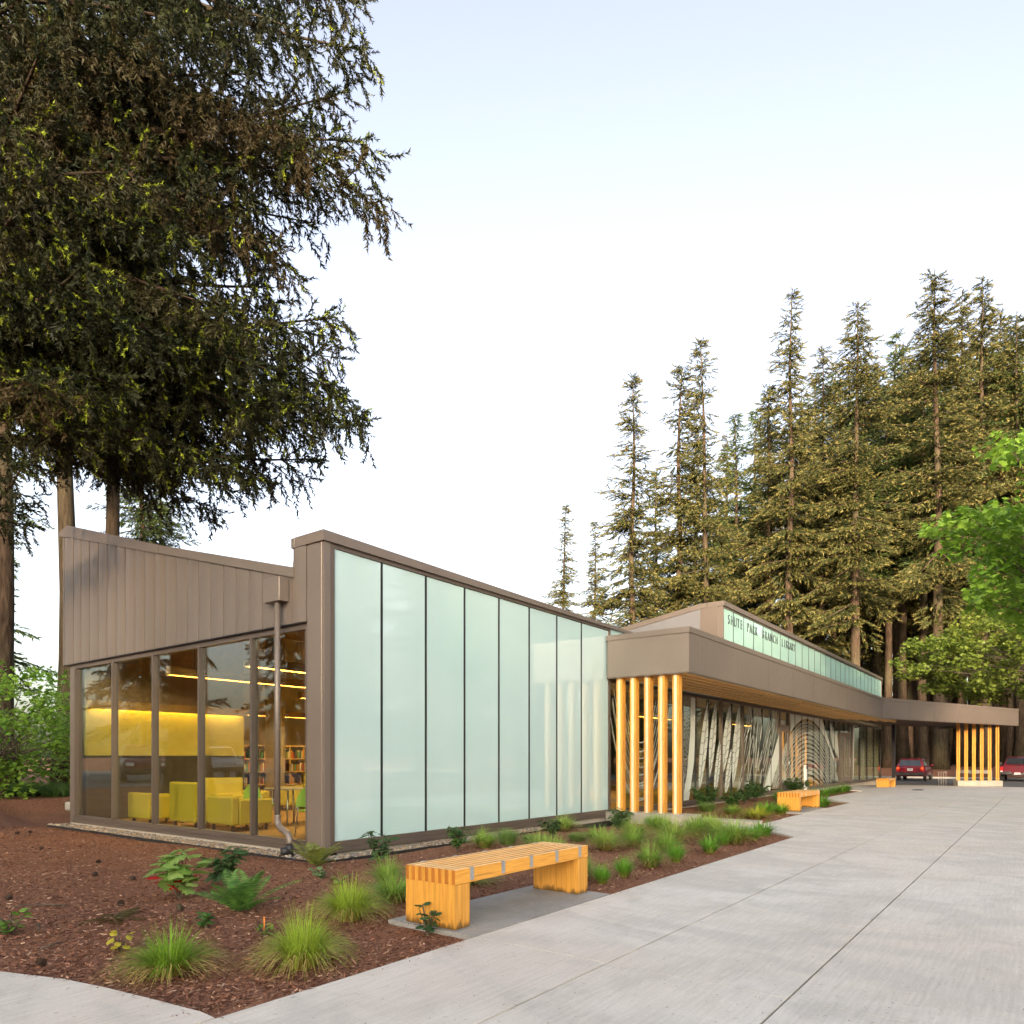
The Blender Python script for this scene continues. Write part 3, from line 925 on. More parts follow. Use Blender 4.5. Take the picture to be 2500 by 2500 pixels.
m = MB(); m.box(21.705, 21.78, F + .15, 8.80, 4.2, CZT - .15); part(m, 'return_wall', 'metal_clad', cl)
m = MB(); m.prism([(8.802, 4.2), (14.0, 4.2), (14.0, 5.25), (8.802, 6.08)], 21.71, 21.80, axis='x'); part(m, 'zinc_return', 'zinc', cl)
m = MB(); m.prism([(8.58, 6.098), (8.802, 6.082), (14.0, 5.252), (14.0, 5.40), (8.81, 6.235), (8.58, 6.240)], 21.68, 22.1, axis='x'); part(m, 'zinc_cap', 'metal', cl)
# letters, one piece each
def letters(text, x0, step, z0, h):
    x = x0
    for ch in text:
        if ch != ' ':
            cu = bpy.data.curves.new('letter', 'FONT'); cu.body = ch; cu.size = h / .70; cu.extrude = .012; cu.offset = -.010; cu.align_x = 'CENTER'
            tmp = bpy.data.objects.new('tmp', cu); col.objects.link(tmp)
            dg = bpy.context.evaluated_depsgraph_get()
            me = bpy.data.meshes.new_from_object(tmp.evaluated_get(dg))
            bpy.data.objects.remove(tmp)
            o = link_mesh('letter', me, M['ink'], cl)
            o.rotation_euler = (R(90), 0, 0)
            o.location = Vector((x + step * .5, F + .014, z0)) - WLOC[cl]
            o.scale = (.78, 1, 1)
        x += step
letters('SHUTE', 22.14, .29, 5.60, .32)
letters('PARK', 23.95, .29, 5.60, .32)
letters('BRANCH', 25.55, .315, 5.60, .32)
letters('LIBRARY', 27.90, .265, 5.60, .32)

# ------------------------------------------------------------------ roof and interior shell
m = MB(); m.prism([(8.2, 3.75), (8.75, roof_z(8.75) - .02), (16.3, roof_z(16.3) - .02), (16.3, roof_z(16.3) - .14), (8.75, roof_z(8.75) - .14), (8.2, 3.6)], E_ + .24, 21.70, axis='x')
part(m, 'roof', 'ceiling')
m = MB(); m.box(21.72, 48.4, F + .16, 20.2, 4.9, 5.0); m.box(10.3, 21.70, 16.31, 20.2, 5.3, 5.4); part(m, 'rear_roof', 'ceiling')
m = MB(); m.box(E_ + .15, 10.4, F + .23, 16.29, -.12, .02); m.box(10.401, 48.38, F + .23, 20.19, -.12, .02); part(m, 'interior_floor', 'carpet')
m = MB(); m.box(20.5, 48.19, 19.9, 20.19, .021, 4.89); part(m, 'lobby_wall', 'lobby')
m = MB(); m.box(10.1, 48.4, 20.2, 20.4, -.2, 5.9); m.box(48.2, 48.4, F + .15, 20.19, -.2, 4.89)
m.box(10.3, 10.5, 16.51, 20.19, -.1, 5.3)
part(m, 'rear_wall', 'cream')
m = MB(); m.box(E_ + .24, 10.29, 16.15, 16.29, 1.4, 2.46); part(m, 'mustard_wall', 'mustard')
m = MB(); m.box(E_ + .24, 10.29, 16.16, 16.28, 2.465, 5.6); part(m, 'upper_panelling', 'ceiling')
m = MB(); m.box(E_ + .24, 10.29, 16.12, 16.28, .02, 1.395); part(m, 'wall_panelling', 'dark_panel')
for k, x in enumerate((8.6, 11.2, 13.8, 16.4, 19.0)):
    m = MB(); m.prism([(8.3, 3.45), (16.1, roof_z(16.1) - .50), (16.1, roof_z(16.1) - .16), (8.8, 3.82), (8.3, 3.62)], x - .07, x + .07, axis='x'); part(m, 'roof_beam', 'beam')
m = MB(); m.tube([(7.5, 9.6, 3.45), (20.5, 9.6, 3.45)], .22, 14); part(m, 'air_duct', 'duct')
for (x, y) in ((12.0, 17.3), (17.5, 13.5), (24, 12.5), (31, 12.5)):
    m = MB(); m.lathe((x, y, .021), [(.26, 0), (.26, 5.0 if x > 10 and y > 16 else (roof_z(min(y, 16)) - .4 if x < 21 else 4.85))], 20); part(m, 'round_pillar', 'cream')
# ------------------------------------------------------------------ benches
def make_bench():
    t = empty('timber_bench')
    L, W, Hh, sd, lt = 2.0, .54, .47, .115, .18
    n = 15; u = W / n
    for k in range(8):
        y0 = u * 2 * k
        m = MB(); m.box(0, L, y0, y0 + u - .001, Hh - sd, Hh, bev=.003)
        # end grain shows darker, top faces paler
        for i, f in enumerate(m.f):
            vx = [m.v[j] for j in f]
            if all(abs(p[0]) < .004 for p in vx) or all(abs(p[0] - L) < .004 for p in vx): m.mi[i] = 1
            elif all(p[2] > Hh - .0005 for p in vx): m.mi[i] = 2
        m.build('slat', [M['wood_x'], M['wood_end'], M['wood_top']], t, local=True)
    for x0 in (0.002, L - lt - .002):
        m = MB(); m.box(x0, x0 + lt, 0.002, W - .002, .006, Hh - sd - .002, bev=.003)
        m.build('leg', M['wood_leg'], t, local=True)
        for k in range(7):
            y0 = u * (2 * k + 1)
            m = MB(); m.box(x0, x0 + lt, y0 + .0005, y0 + u - .0015, Hh - sd - .002, Hh - .002)
            m.build('spacer', M['wood_z'], t, local=True)
        m = MB(); m.box(x0 - .01, x0 + lt + .03, -.01, W + .01, 0, .006); m.build('foot_plate', M['steel'], t, local=True)
    for k in range(5):
        x = .20 + k * (L - .36) / 4
        for (y0, y1) in ((-.007, -.001), (W - .002, W + .004)):
            m = MB(); m.box(x - .022, x + .022, y0, y1, Hh - .098, Hh + .004)
            m.box(x - .022, x + .022, min(y0, y1) if y0 < 0 else y0 - .02, y0 + .024 if y0 < 0 else y1, Hh + .0015, Hh + .0045)
            for zz in (Hh - .03, Hh - .075):
                yy = y0 - .003 if y0 < 0 else y1
                m.box(x - .005, x + .005, yy, yy + .003, zz - .005, zz + .005)
            m.build('bracket', M['steel'], t, local=True)
    return t
BG = 'timber benches along the walk'
b1 = make_bench(); b1.location = (4.15, 3.665, .006)
tag(b1, 'orange timber slat bench on its own concrete pad beside the mulch bed', 'bench', BG)
b2 = copy_tree(b1); b2.location = (18.4, 4.90, .006); tag(b2, 'orange timber bench between two planting beds before the etched glass', 'bench', BG)
b3 = copy_tree(b1); b3.location = (38.6, 6.12, hp(40) - .03); tag(b3, 'orange timber bench under the canopy near the parked red estate', 'bench', BG)

# white meter post by the doors
mp_ = empty('access_post', (29.98, 7.75, 0), label='pale upright access post with black button box by the entrance', cat='post')
m = MB(); m.box(29.90, 30.06, 7.70, 7.80, -.05, 1.05, bev=.008); m.build('post', M['white'], mp_)
m = MB(); m.box(29.91, 30.05, 7.66, 7.70, .90, 1.03, bev=.006); m.build('button_box', M['plastic'], mp_)
# railing and frame stand behind the far posts
rl = empty('cycle_rack', (48.9, 4.7, -.26), label='pale flat-bar rack frame standing behind the far timber posts', cat='rack')
m = MB()
for (a, b) in ((2.55, 2.75), (4.15, 4.35)):
    m.box(50.2, 50.3, a, b, -.26, .62)
m.box(50.2, 50.3, 2.75, 4.15, .42, .62); m.build('frame', M['grey_post'], rl)
rr = empty('handrail', (47.1, 4.9, -.26), label='thin grey steel handrail left of the far timber posts', cat='handrail')
for k in range(4):
    m = MB(); m.tube([(47.0, 4.55 + .12 * k, -.26), (47.0, 4.55 + .12 * k, .52)], .012, 6); m.build('upright', M['grey_post'], rr)
m = MB(); m.tube([(47.0, 4.5, .54), (47.0, 4.96, .54)], .015, 6); m.build('rail', M['grey_post'], rr)

# ------------------------------------------------------------------ interior furniture
def make_armchair(w=.86, hb=.62, seat=.40, dep=.82):
    t = empty('lounge_chair')
    m = MB(); m.box(-w / 2 + .12, w / 2 - .12, -dep / 2 + .14, dep / 2, .14, seat, bev=.03); m.build('seat', M['seat_yellow'], t, local=True)
    m = MB(); m.box(-w / 2, w / 2, -dep / 2, -dep / 2 + .15, .12, hb, bev=.025); m.build('backrest', M['seat_yellow'], t, local=True)
    for s_ in (-1, 1):
        m = MB(); m.box(s_ * w / 2, s_ * (w / 2 - .12), -dep / 2 + .152, dep / 2, .12, min(hb, .58), bev=.025); m.build('arm', M['seat_yellow'], t, local=True)
        for yy in (-dep / 2 + .08, dep / 2 - .08):
            m = MB(); m.box(s_ * (w / 2 - .1) - .02, s_ * (w / 2 - .1) + .02, yy - .02, yy + .02, 0, .125); m.build('leg', M['plastic'], t, local=True)
    return t
CG = 'mustard lounge chairs inside the end windows'
c_low = make_armchair(.86, .63); c_low.location = (7.28, 14.45, .02); c_low.rotation_euler = (0, 0, R(-90))
tag(c_low, 'low mustard lounge chair with its back to the second end window', 'chair', CG)
c_hi = make_armchair(.92, .87); c_hi.location = (7.42, 13.05, .02); c_hi.rotation_euler = (0, 0, R(-90))
tag(c_hi, 'high-backed mustard lounge chair with its back to the middle end window', 'chair', CG)
for loc, rz, lab, src in (((7.55, 11.97, .02), -92, 'low mustard lounge chair behind the fourth end window beside the round table', c_low),
                     ((9.0, 15.0, .02), 150, 'high-backed mustard lounge chair by the panelled wall', c_hi),
                     ((8.6, 13.6, .02), 90, 'low mustard lounge chair facing the window chairs', c_low),
                     ((12.3, 15.9, .02), 120, 'high-backed mustard lounge chair beside the bookcases', c_hi),
                     ((11.4, 15.6, .02), 60, 'low mustard lounge chair in front of the round pillar', c_low)):
    o = copy_tree(src); o.location = loc; o.rotation_euler = (0, 0, R(rz)); tag(o, lab, 'chair', CG)

def make_table():
    t = empty('round_table')
    m = MB(); m.lathe((0, 0, .70), [(.50, 0), (.52, .015), (.50, .03)], 28); m.build('tabletop', M['table'], t, local=True)
    for k in range(4):
        a = R(45 + 90 * k); m = MB(); m.tube([(.32 * math.cos(a), .32 * math.sin(a), .70), (.40 * math.cos(a), .40 * math.sin(a), 0)], .018, 8); m.build('leg', M['chrome'], t, local=True)
    return t
t1 = make_table(); t1.location = (8.75, 12.1, .02); tag(t1, 'round grey reading table with green chairs behind the end windows', 'table', 'round reading tables')
t2 = copy_tree(t1); t2.location = (8.35, 9.75, .02); tag(t2, 'round grey reading table near the frosted wall pier', 'table', 'round reading tables')
def make_green_chair():
    t = empty('green_chair')
    m = MB(); m.box(-.22, .22, -.21, .22, .42, .45, bev=.012); m.build('seat', M['seat_green'], t, local=True)
    pts = []
    for k in range(13):
        a = math.pi * k / 12
        pts.append((.23 * math.cos(a), .50 + .34 * math.sin(a) ** .8))
    m = MB(); m.prism(pts, -.235, -.215, axis='y'); m.build('backrest', M['seat_green'], t, local=True)
    for sx in (-1, 1):
        m = MB(); m.tube([(sx * .22, -.22, .62), (sx * .21, -.20, .43), (sx * .24, -.26, 0)], .012, 6); m.build('leg', M['chrome'], t, local=True)
        m = MB(); m.tube([(sx * .20, .19, .42), (sx * .24, .25, 0)], .012, 6); m.build('leg', M['chrome'], t, local=True)
    return t
gch = make_green_chair(); gch.location = (8.02, 12.0, .02); gch.rotation_euler = (0, 0, R(-80))
tag(gch, 'lime green chair with its back to the glass at the round table', 'chair', 'lime green reading chairs')
for loc, rz, lab in (((9.35, 12.35, .02), 60, 'lime green chair across the round table from the glass'), ((9.2, 11.55, .02), 30, 'lime green chair at the round table side towards the frosted wall'),
                     ((7.75, 10.05, .02), -60, 'lime green chair at the table beside the frosted wall pier')):
    o = copy_tree(gch); o.location = loc; o.rotation_euler = (0, 0, R(rz)); tag(o, lab, 'chair', 'lime green reading chairs')

def make_bookcase(L=2.7, Hh=1.7, rows=4):
    t = empty('bookcase')
    for k in range(rows + 1):
        m = MB(); z = .08 + k * (Hh - .1) / rows; m.box(-L / 2, L / 2, -.17, .17, z, z + .03); m.build('shelf', M['shelf'], t, local=True)
    for x in (-L / 2, -L / 6, L / 6, L / 2):
        m = MB(); m.box(x - .015, x + .015, -.175, .175, 0, Hh + .02); m.build('upright', M['shelf'], t, local=True)
    V_, T_, C_ = [], [], []
    pal = [(.45, .08, .04), (.08, .12, .3), (.5, .4, .2), (.1, .25, .12), (.6, .55, .45), (.3, .12, .06), (.05, .05, .06), (.55, .25, .05)]
    for k in range(rows):
        z = .11 + k * (Hh - .1) / rows; x = -L / 2 + .04
        while x < L / 2 - .08:
            w = random.uniform(.018, .05); h_ = random.uniform(.19, .29); c = random.choice(pal)
            if random.random() < .1: x += random.uniform(.05, .2); continue
            for (y0, y1) in ((-.16, -.01), (.01, .16)):
                b = len(V_)
                V_ += [(x, y0, z), (x + w, y0, z), (x + w, y1, z), (x, y1, z), (x, y0, z + h_), (x + w, y0, z + h_), (x + w, y1, z + h_), (x, y1, z + h_)]
                T_ += [(b + p, b + q, b + r, b + s_) for p, q, r, s_ in ((4, 5, 6, 7), (0, 1, 5, 4), (1, 2, 6, 5), (2, 3, 7, 6), (3, 0, 4, 7))]
                C_ += [c] * 8
            x += w + .002
    o = link_mesh('books', np_mesh('books', V_, T_, C_, nper=4), M['books'], t); tag(o, kind='stuff')
    return t
bc = make_bookcase(); bc.location = (14.2, 18.9, .02); bc.rotation_euler = (0, 0, R(-35))
tag(bc, 'maple bookcase full of coloured books nearest the round pillar', 'bookcase', 'maple bookcases in the library')
for loc, rz, lab in (((13.2, 19.6, .02), 0, 'maple bookcase against the cream rear wall'), ((16.5, 17.8, .02), -35, 'maple bookcase standing behind the one by the pillar'),
                     ((11.8, 19.9, .02), 0, 'maple bookcase in the rear corner beside the panelled wall'), ((26.5, 13.5, .02), 0, 'maple bookcase seen through the hanging cords etched on the glass'), ((22.0, 15.5, .02), 0, 'maple bookcase seen through the etched leaves')):
    o = copy_tree(bc); o.location = loc; o.rotation_euler = (0, 0, R(rz)); tag(o, lab, 'bookcase', 'maple bookcases in the library')
# service desk in the lobby
sd_ = empty('service_desk', (33, 11.2, .02), label='pale timber service desk inside the lobby glass', cat='desk')
m = MB(); m.box(31.5, 34.5, 10.9, 11.6, .02, 1.0, bev=.01); m.build('cabinet', M['cream'], sd_)
m = MB(); m.box(31.4, 34.6, 10.8, 11.7, 1.001, 1.04, bev=.008); m.build('counter', M['shelf'], sd_)

def make_pendant(L=3.4):
    t = empty('pendant_light')
    m = MB(); m.box(-L / 2, L / 2, -.09, .09, .03, .13, bev=.01); m.build('housing', M['beam'], t, local=True)
    m = MB(); m.box(-L / 2 + .03, L / 2 - .03, -.065, .065, .018, .028); m.build('tube', M['lamp'], t, local=True)
    for s_ in (-1, 1):
        m = MB(); m.box(-L / 2, L / 2, s_ * .075, s_ * .09, -.03, .0295); m.build('skirt', M['beam'], t, local=True)
        m = MB(); m.box(s_ * L / 2, s_ * (L / 2 + .015), -.09, .09, -.03, .13); m.build('end_cap', M['beam'], t, local=True)
    for x in (-L * .35, L * .35):
        m = MB(); m.tube([(x, 0, .13), (x, 0, .95)], .006, 5); m.build('cable', M['plastic'], t, local=True)
    return t
PG = 'long pendant lights over the reading room'
pl0 = make_pendant(); pl0.location = (8.6, 13.3, 2.95); tag(pl0, 'long lit pendant light over the lounge chairs by the end windows', 'light', PG)
for k, (x, y, z, lab) in enumerate(((8.9, 11.2, 2.98, 'long lit pendant light over the round reading table'), (12.6, 12.4, 2.9, 'long lit pendant light one bay in from the end windows'), (13.0, 15.2, 2.9, 'long lit pendant light before the bookcases'),
                              (13.4, 18.3, 2.6, 'long lit pendant light above the bookcases'), (17.2, 14.2, 2.9, 'long lit pendant light behind the etched leaves'), (16.6, 10.6, 2.7, 'long lit pendant light behind the timber columns'), (25.0, 12.0, 2.9, 'long lit pendant light behind the hanging cords on the glass'), (33.0, 11.4, 2.9, 'long lit pendant light over the service desk'))):
    o = copy_tree(pl0); o.location = (x, y, z); tag(o, lab, 'light', PG)
# wall washer over the mustard wall, paper lantern seen by the columns
ww = empty('wall_washer', (8.4, 15.9, 2.5), label='warm wall washer strip glowing on the mustard wall', cat='light')
m = MB(); m.box(6.7, 10.2, 16.0, 16.12, 2.455, 2.462); m.build('lit_strip', M['lamp_soft'], ww)
m = MB(); m.box(6.66, 10.25, 15.94, 16.14, 2.464, 2.56); m.box(6.66, 10.25, 15.90, 15.938, 2.38, 2.56); m.box(6.63, 6.659, 15.90, 16.14, 2.38, 2.56); m.build('trough', M['beam'], ww)
ln = empty('wall_lamp', (15.0, 9.3, 2.1), label='bright warm drum lamp glimpsed between the wall frame and first timber column', cat='light')
m = MB(); m.lathe((15.35, 9.4, 1.9), [(.30, 0), (.30, .42)], 20); m.build('shade', M['lamp_soft'], ln)
m = MB(); m.tube([(15.35, 9.4, 2.32), (15.35, 9.4, 3.4)], .008, 5); m.build('cable', M['plastic'], ln)

# ------------------------------------------------------------------ cars
def loft(mb, secs, mi=0, smooth=True):
    """secs: list of rings (same count) of points"""
    n = len(secs[0]); b = len(mb.v)
    for s_ in secs: mb.v.extend(s_)
    for i in range(len(secs) - 1):
        for k in range(n):
            mb.f.append((b + i * n + k, b + i * n + (k + 1) % n, b + (i + 1) * n + (k + 1) % n, b + (i + 1) * n + k)); mb.mi.append(mi); mb.sm.append(smooth)
    mb.f.append(tuple(b + k for k in range(n))[::-1]); mb.mi.append(mi); mb.sm.append(False)
    e = b + (len(secs) - 1) * n
    mb.f.append(tuple(e + k for k in range(n))); mb.mi.append(mi); mb.sm.append(False)
def ring(x, hw, z0, z1, r=.10, taper=1.0):
    """rounded cross-section at station x"""
    tw = hw * taper
    return [(x, -hw + r, z0), (x, hw - r, z0), (x, hw, z0 + r), (x, hw * (1 + taper) / 2 + 0, (z0 + z1) / 2 + .02), (x, tw, z1 - r), (x, tw - r, z1), (x, -tw + r, z1), (x, -tw, z1 - r), (x, -hw * (1 + taper) / 2, (z0 + z1) / 2 + .02), (x, -hw, z0 + r)]
def wheel(t, x, y, r, w=.2):
    s_ = 1 if y > 0 else -1
    m = MB(); n = 18
    prof = [(r * .62, -w / 2), (r * .93, -w / 2), (r, -w / 2 + .03), (r, w / 2 - .03), (r * .93, w / 2), (r * .62, w / 2)]
    vs_ = []
    for (rr_, yy) in prof:
        for k in range(n):
            a = 2 * math.pi * k / n; vs_.append((x + rr_ * math.cos(a), y + yy, r + rr_ * math.sin(a)))
    m.add(vs_, [(i * n + k, (i + 1) * n + k, (i + 1) * n + (k + 1) % n, i * n + (k + 1) % n) for i in range(5) for k in range(n)], 0, True)
    ty = m.build('wheel', M['rubber'], t, local=True)
    m = MB()
    m.tube([(x, y - w * .40, r), (x, y + w * .40, r)], r * .62, 16)
    for k in range(5):
        a = 2 * math.pi * k / 5
        m.box(x + math.cos(a) * r * .3 - .04, x + math.cos(a) * r * .3 + .04, y + s_ * w * .40, y + s_ * (w * .40 + .02), r + math.sin(a) * r * .3 - .04, r + math.sin(a) * r * .3 + .04)
    m.build('rim', M['alloy'], ty, local=True)
def make_estate(paint='red'):
    t = empty('parked_car')
    m = MB()
    loft(m, [ring(-2.28, .80, .42, .92, .08), ring(-2.22, .89, .34, 1.0, .10), ring(-1.4, .92, .30, 1.02, .10), ring(.9, .92, .30, 1.02, .10), ring(1.8, .90, .32, .98, .12), ring(2.15, .84, .36, .90, .12), ring(2.25, .74, .42, .80, .10)])
    loft(m, [ring(-2.20, .84, .98, 1.02, .02, .98), ring(-1.98, .82, .98, 1.50, .08, .84), ring(-1.7, .83, .98, 1.575, .08, .82), ring(-.2, .84, .98, 1.60, .08, .82), ring(.45, .84, .98, 1.55, .08, .82), ring(1.05, .84, .98, 1.05, .03, .96)])
    m.build('body', M[paint], t, local=True)
    gl = MB(); gl.add([(-2.205, -.66, 1.06), (-2.205, .66, 1.06), (-2.035, .60, 1.44), (-2.035, -.60, 1.44)], [(0, 3, 2, 1)]); gl.build('rear_window', M['car_glass'], t, local=True)
    gl = MB(); gl.add([(1.08, -.70, 1.06), (1.08, .70, 1.06), (.55, .62, 1.50), (.55, -.62, 1.50)], [(0, 1, 2, 3)]); gl.build('windscreen', M['car_glass'], t, local=True)
    for s_ in (-1, 1):
        for (a, b, c, d) in ((-1.85, -1.0, -.98, -1.72), (-.93, -.05, -.05, -.90), (.0, .88, .50, .0)):
            m = MB(); q = [(a, s_ * .852, 1.06), (b, s_ * .852, 1.06), (c, s_ * .735, 1.47), (d, s_ * .735, 1.47)]
            m.add(q, [(0, 1, 2, 3) if s_ < 0 else (0, 3, 2, 1)]); m.build('side_window', M['car_glass'], t, local=True)
        m = MB(); m.box(-2.30, -2.20, s_ * .60, s_ * .84, .72, .98, bev=.015); tl = m.build('tail_light', M['tail'], t, local=True)
        m = MB(); m.box(-2.31, -2.29, s_ * .66, s_ * .82, .86, .94); m.build('indicator', M['amber'], tl, local=True)
        m = MB(); m.box(.72, .88, s_ * .92, s_ * 1.06, 1.02, 1.16, bev=.02); m.build('mirror', M[paint], t, local=True)
        m = MB(); m.box(2.18, 2.27, s_ * .5, s_ * .80, .68, .82, bev=.02); m.build('headlight', M['white'], t, local=True)
        for x in (-1.40, 1.38): wheel(t, x, s_ * .82, .33)
        m = MB(); m.tube([(-1.7, s_ * .62, 1.63), (.3, s_ * .62, 1.64)], .015, 6); m.build('roof_rail', M['plastic'], t, local=True)
    m = MB(); m.box(-2.38, -2.24, -.88, .88, .40, .60, bev=.03); m.build('rear_bumper', M['plastic'], t, local=True)
    m = MB(); m.box(2.22, 2.34, -.84, .84, .38, .58, bev=.03); m.build('front_bumper', M['plastic'], t, local=True)
    m = MB(); m.box(-2.305, -2.285, -.16, .16, .72, .87); pl = m.build('number_plate', M['white'], t, local=True)
    m = MB()
    for k in range(6): m.box(-2.308, -2.3055, -.12 + .042 * k, -.095 + .042 * k, .765, .83)
    m.build('plate_number', M['plate_ink'], pl, local=True)
    return t
def make_pickup():
    t = empty('pickup_truck')
    m = MB()
    loft(m, [ring(-2.75, .88, .52, 1.02, .06), ring(-2.70, .96, .46, 1.10, .07), ring(-.4, .97, .42, 1.12, .08), ring(1.2, .97, .42, 1.12, .08), ring(2.3, .93, .46, 1.02, .12), ring(2.5, .82, .52, .92, .1)])
    loft(m, [ring(-.72, .86, 1.10, 1.14, .02, .96), ring(-.45, .84, 1.10, 1.66, .07, .82), ring(.4, .85, 1.10, 1.71, .08, .82), ring(.75, .85, 1.10, 1.66, .08, .82), ring(1.45, .86, 1.10, 1.14, .02, .96)])
    m.build('body', M['dark_red'], t, local=True)
    m = MB(); m.box(-2.775, -2.752, -.78, .78, .62, 1.09, bev=.008); tg = m.build('tailgate', M['dark_red'], t, local=True)
    m = MB(); m.box(-2.782, -2.776, -.10, .10, .96, 1.01); m.build('handle', M['plastic'], tg, local=True)
    m = MB(); m.box(-2.781, -2.776, .38, .72, .70, .735); m.build('badge', M['chrome_b'], tg, local=True)
    m = MB(); m.add([(-.735, -.70, 1.16), (-.735, .70, 1.16), (-.505, .63, 1.61), (-.505, -.63, 1.61)], [(0, 3, 2, 1)]); m.build('rear_window', M['car_glass'], t, local=True)
    m = MB(); m.box(-2.90, -2.78, .30, .94, .50, .66, bev=.02); m.box(-2.90, -2.78, -.94, -.30, .50, .66, bev=.02); m.box(-2.86, -2.77, -.30, .30, .46, .56, bev=.01); m.build('rear_bumper', M['chrome_b'], t, local=True)
    m = MB(); m.box(-2.875, -2.862, -.16, .16, .50, .63); pl = m.build('number_plate', M['white'], t, local=True)
    m = MB()
    for k in range(6): m.box(-2.878, -2.8755, -.12 + .042 * k, -.095 + .042 * k, .54, .60)
    m.build('plate_number', M['plate_ink'], pl, local=True)
    for s_ in (-1, 1):
        m = MB(); m.box(-2.77, -2.69, s_ * .80, s_ * .955, .66, 1.0, bev=.015); tl = m.build('tail_light', M['tail'], t, local=True)
        m = MB(); m.box(-2.78, -2.768, s_ * .82, s_ * .94, .66, .74); m.build('reversing_light', M['white'], tl, local=True)
        m = MB(); m.box(.95, 1.12, s_ * .98, s_ * 1.20, 1.12, 1.32, bev=.03); m.build('mirror', M['chrome_b'], t, local=True)
        m = MB(); q = [(-.35, s_ * .865, 1.16), (1.2, s_ * .865, 1.16), (.75, s_ * .74, 1.60), (-.35, s_ * .74, 1.60)]; m.add(q, [(0, 1, 2, 3) if s_ < 0 else (0, 3, 2, 1)]); m.build('side_window', M['car_glass'], t, local=True)
        for x in (-1.75, 1.6): wheel(t, x, s_ * .86, .37, .24)
    return t
CARG = 'cars parked in the lot'
car = make_estate('red'); car.location = (58.2, 7.55, -.262); tag(car, 'maroon estate car parked tail towards the canopy beside the grove', 'car')
pk = make_pickup(); pk.location = (61.0, 1.55, -.262); tag(pk, 'dark red pickup truck with chrome bumper parked beyond the timber posts', 'pickup')
for k, (x, y, p, lab) in enumerate(((-6.5, 33.0, 'silver', 'silver estate car in the car park mirrored in the end glass'), (-2.2, 31.5, 'dark_red', 'burgundy estate car in the car park mirrored in the end glass'), (1.9, 30.0, 'navy', 'navy estate car in the car park mirrored in the end glass'))):
    c_ = make_estate(p); c_.location = (x, y, .325); c_.rotation_euler = (0, 0, R(-70)); tag(c_, lab, 'car', CARG)
# ------------------------------------------------------------------ foliage machinery
def unit(a): return a / np.maximum(np.linalg.norm(a, axis=-1, keepdims=True), 1e-9)
def frames(d, roll):
    """rotation rows x=d; random roll"""
    d = unit(d)
    up = np.tile(np.array([0, 0, 1.0]), (len(d), 1)); up[np.abs(d[:, 2]) > .95] = (1, 0, 0)
    a = unit(np.cross(up, d)); b = np.cross(d, a)
    c, s_ = np.cos(roll)[:, None], np.sin(roll)[:, None]
    return np.stack([d, a * c + b * s_, b * c - a * s_], 1)
def scatter(temps, pos, dirs, scale, cols, rg, roll=None, tipcol=None):
    """temps: list of (V,T,w) templates, w per-vertex 0..1 weight for the tip colour"""
    N = len(pos); pick = rg.integers(0, len(temps), N)
    roll = rg.uniform(0, 2 * np.pi, N) if roll is None else roll
    B = frames(dirs, roll)
    Vs, Ts, Cs, off = [], [], [], 0
    for ti, (tv, tt, tw) in enumerate(temps):
        idx = np.where(pick == ti)[0]
        if not len(idx): continue
        P = pos[idx][:, None, :] + scale[idx][:, None, None] * np.einsum('vk,nkj->nvj', tv, B[idx])
        Vs.append(P.reshape(-1, 3))
        Ts.append((tt[None] + (off + np.arange(len(idx)) * len(tv))[:, None, None]).reshape(-1, tt.shape[1]))
        C = np.repeat(cols[idx][:, None, :], len(tv), 1)
        if tipcol is not None:
            w = tw[None, :, None]; C = C * (1 - w) + tipcol[idx][:, None, :] * w
        Cs.append(C.reshape(-1, 3)); off += len(idx) * len(tv)
    return np.concatenate(Vs), np.concatenate(Ts), np.concatenate(Cs)
def sprig(rg, n, L, nl, nw, flat=.6, tipstart=.72):
    """a needle-clad twig along +x: n thin triangles"""
    V_, T_, w_ = [], [], []
    for k in range(n):
        x = L * (k + rg.uniform(0, 1)) / n
        a = rg.uniform(0, 2 * math.pi)
        rad = np.array([0, math.cos(a), math.sin(a) * flat])
        d = rad * .8 + np.array([.75, 0, 0]); d /= np.linalg.norm(d)
        s_ = np.cross(d, rg.normal(size=3)); s_ /= np.linalg.norm(s_)
        l = nl * rg.uniform(.7, 1.25)
        p = np.array([x, 0, 0])
        b = len(V_)
        V_ += [p - s_ * nw / 2, p + s_ * nw / 2, p + d * l]
        T_.append((b, b + 1, b + 2))
        tw = 1.0 if x > L * tipstart else 0.0
        w_ += [tw] * 3
    # the twig itself
    b = len(V_); V_ += [np.array([0, -.006, 0]), np.array([0, .006, 0]), np.array([L, 0, 0])]; T_.append((b, b + 1, b + 2)); w_ += [0, 0, 0]
    return np.array(V_), np.array(T_), np.array(w_)

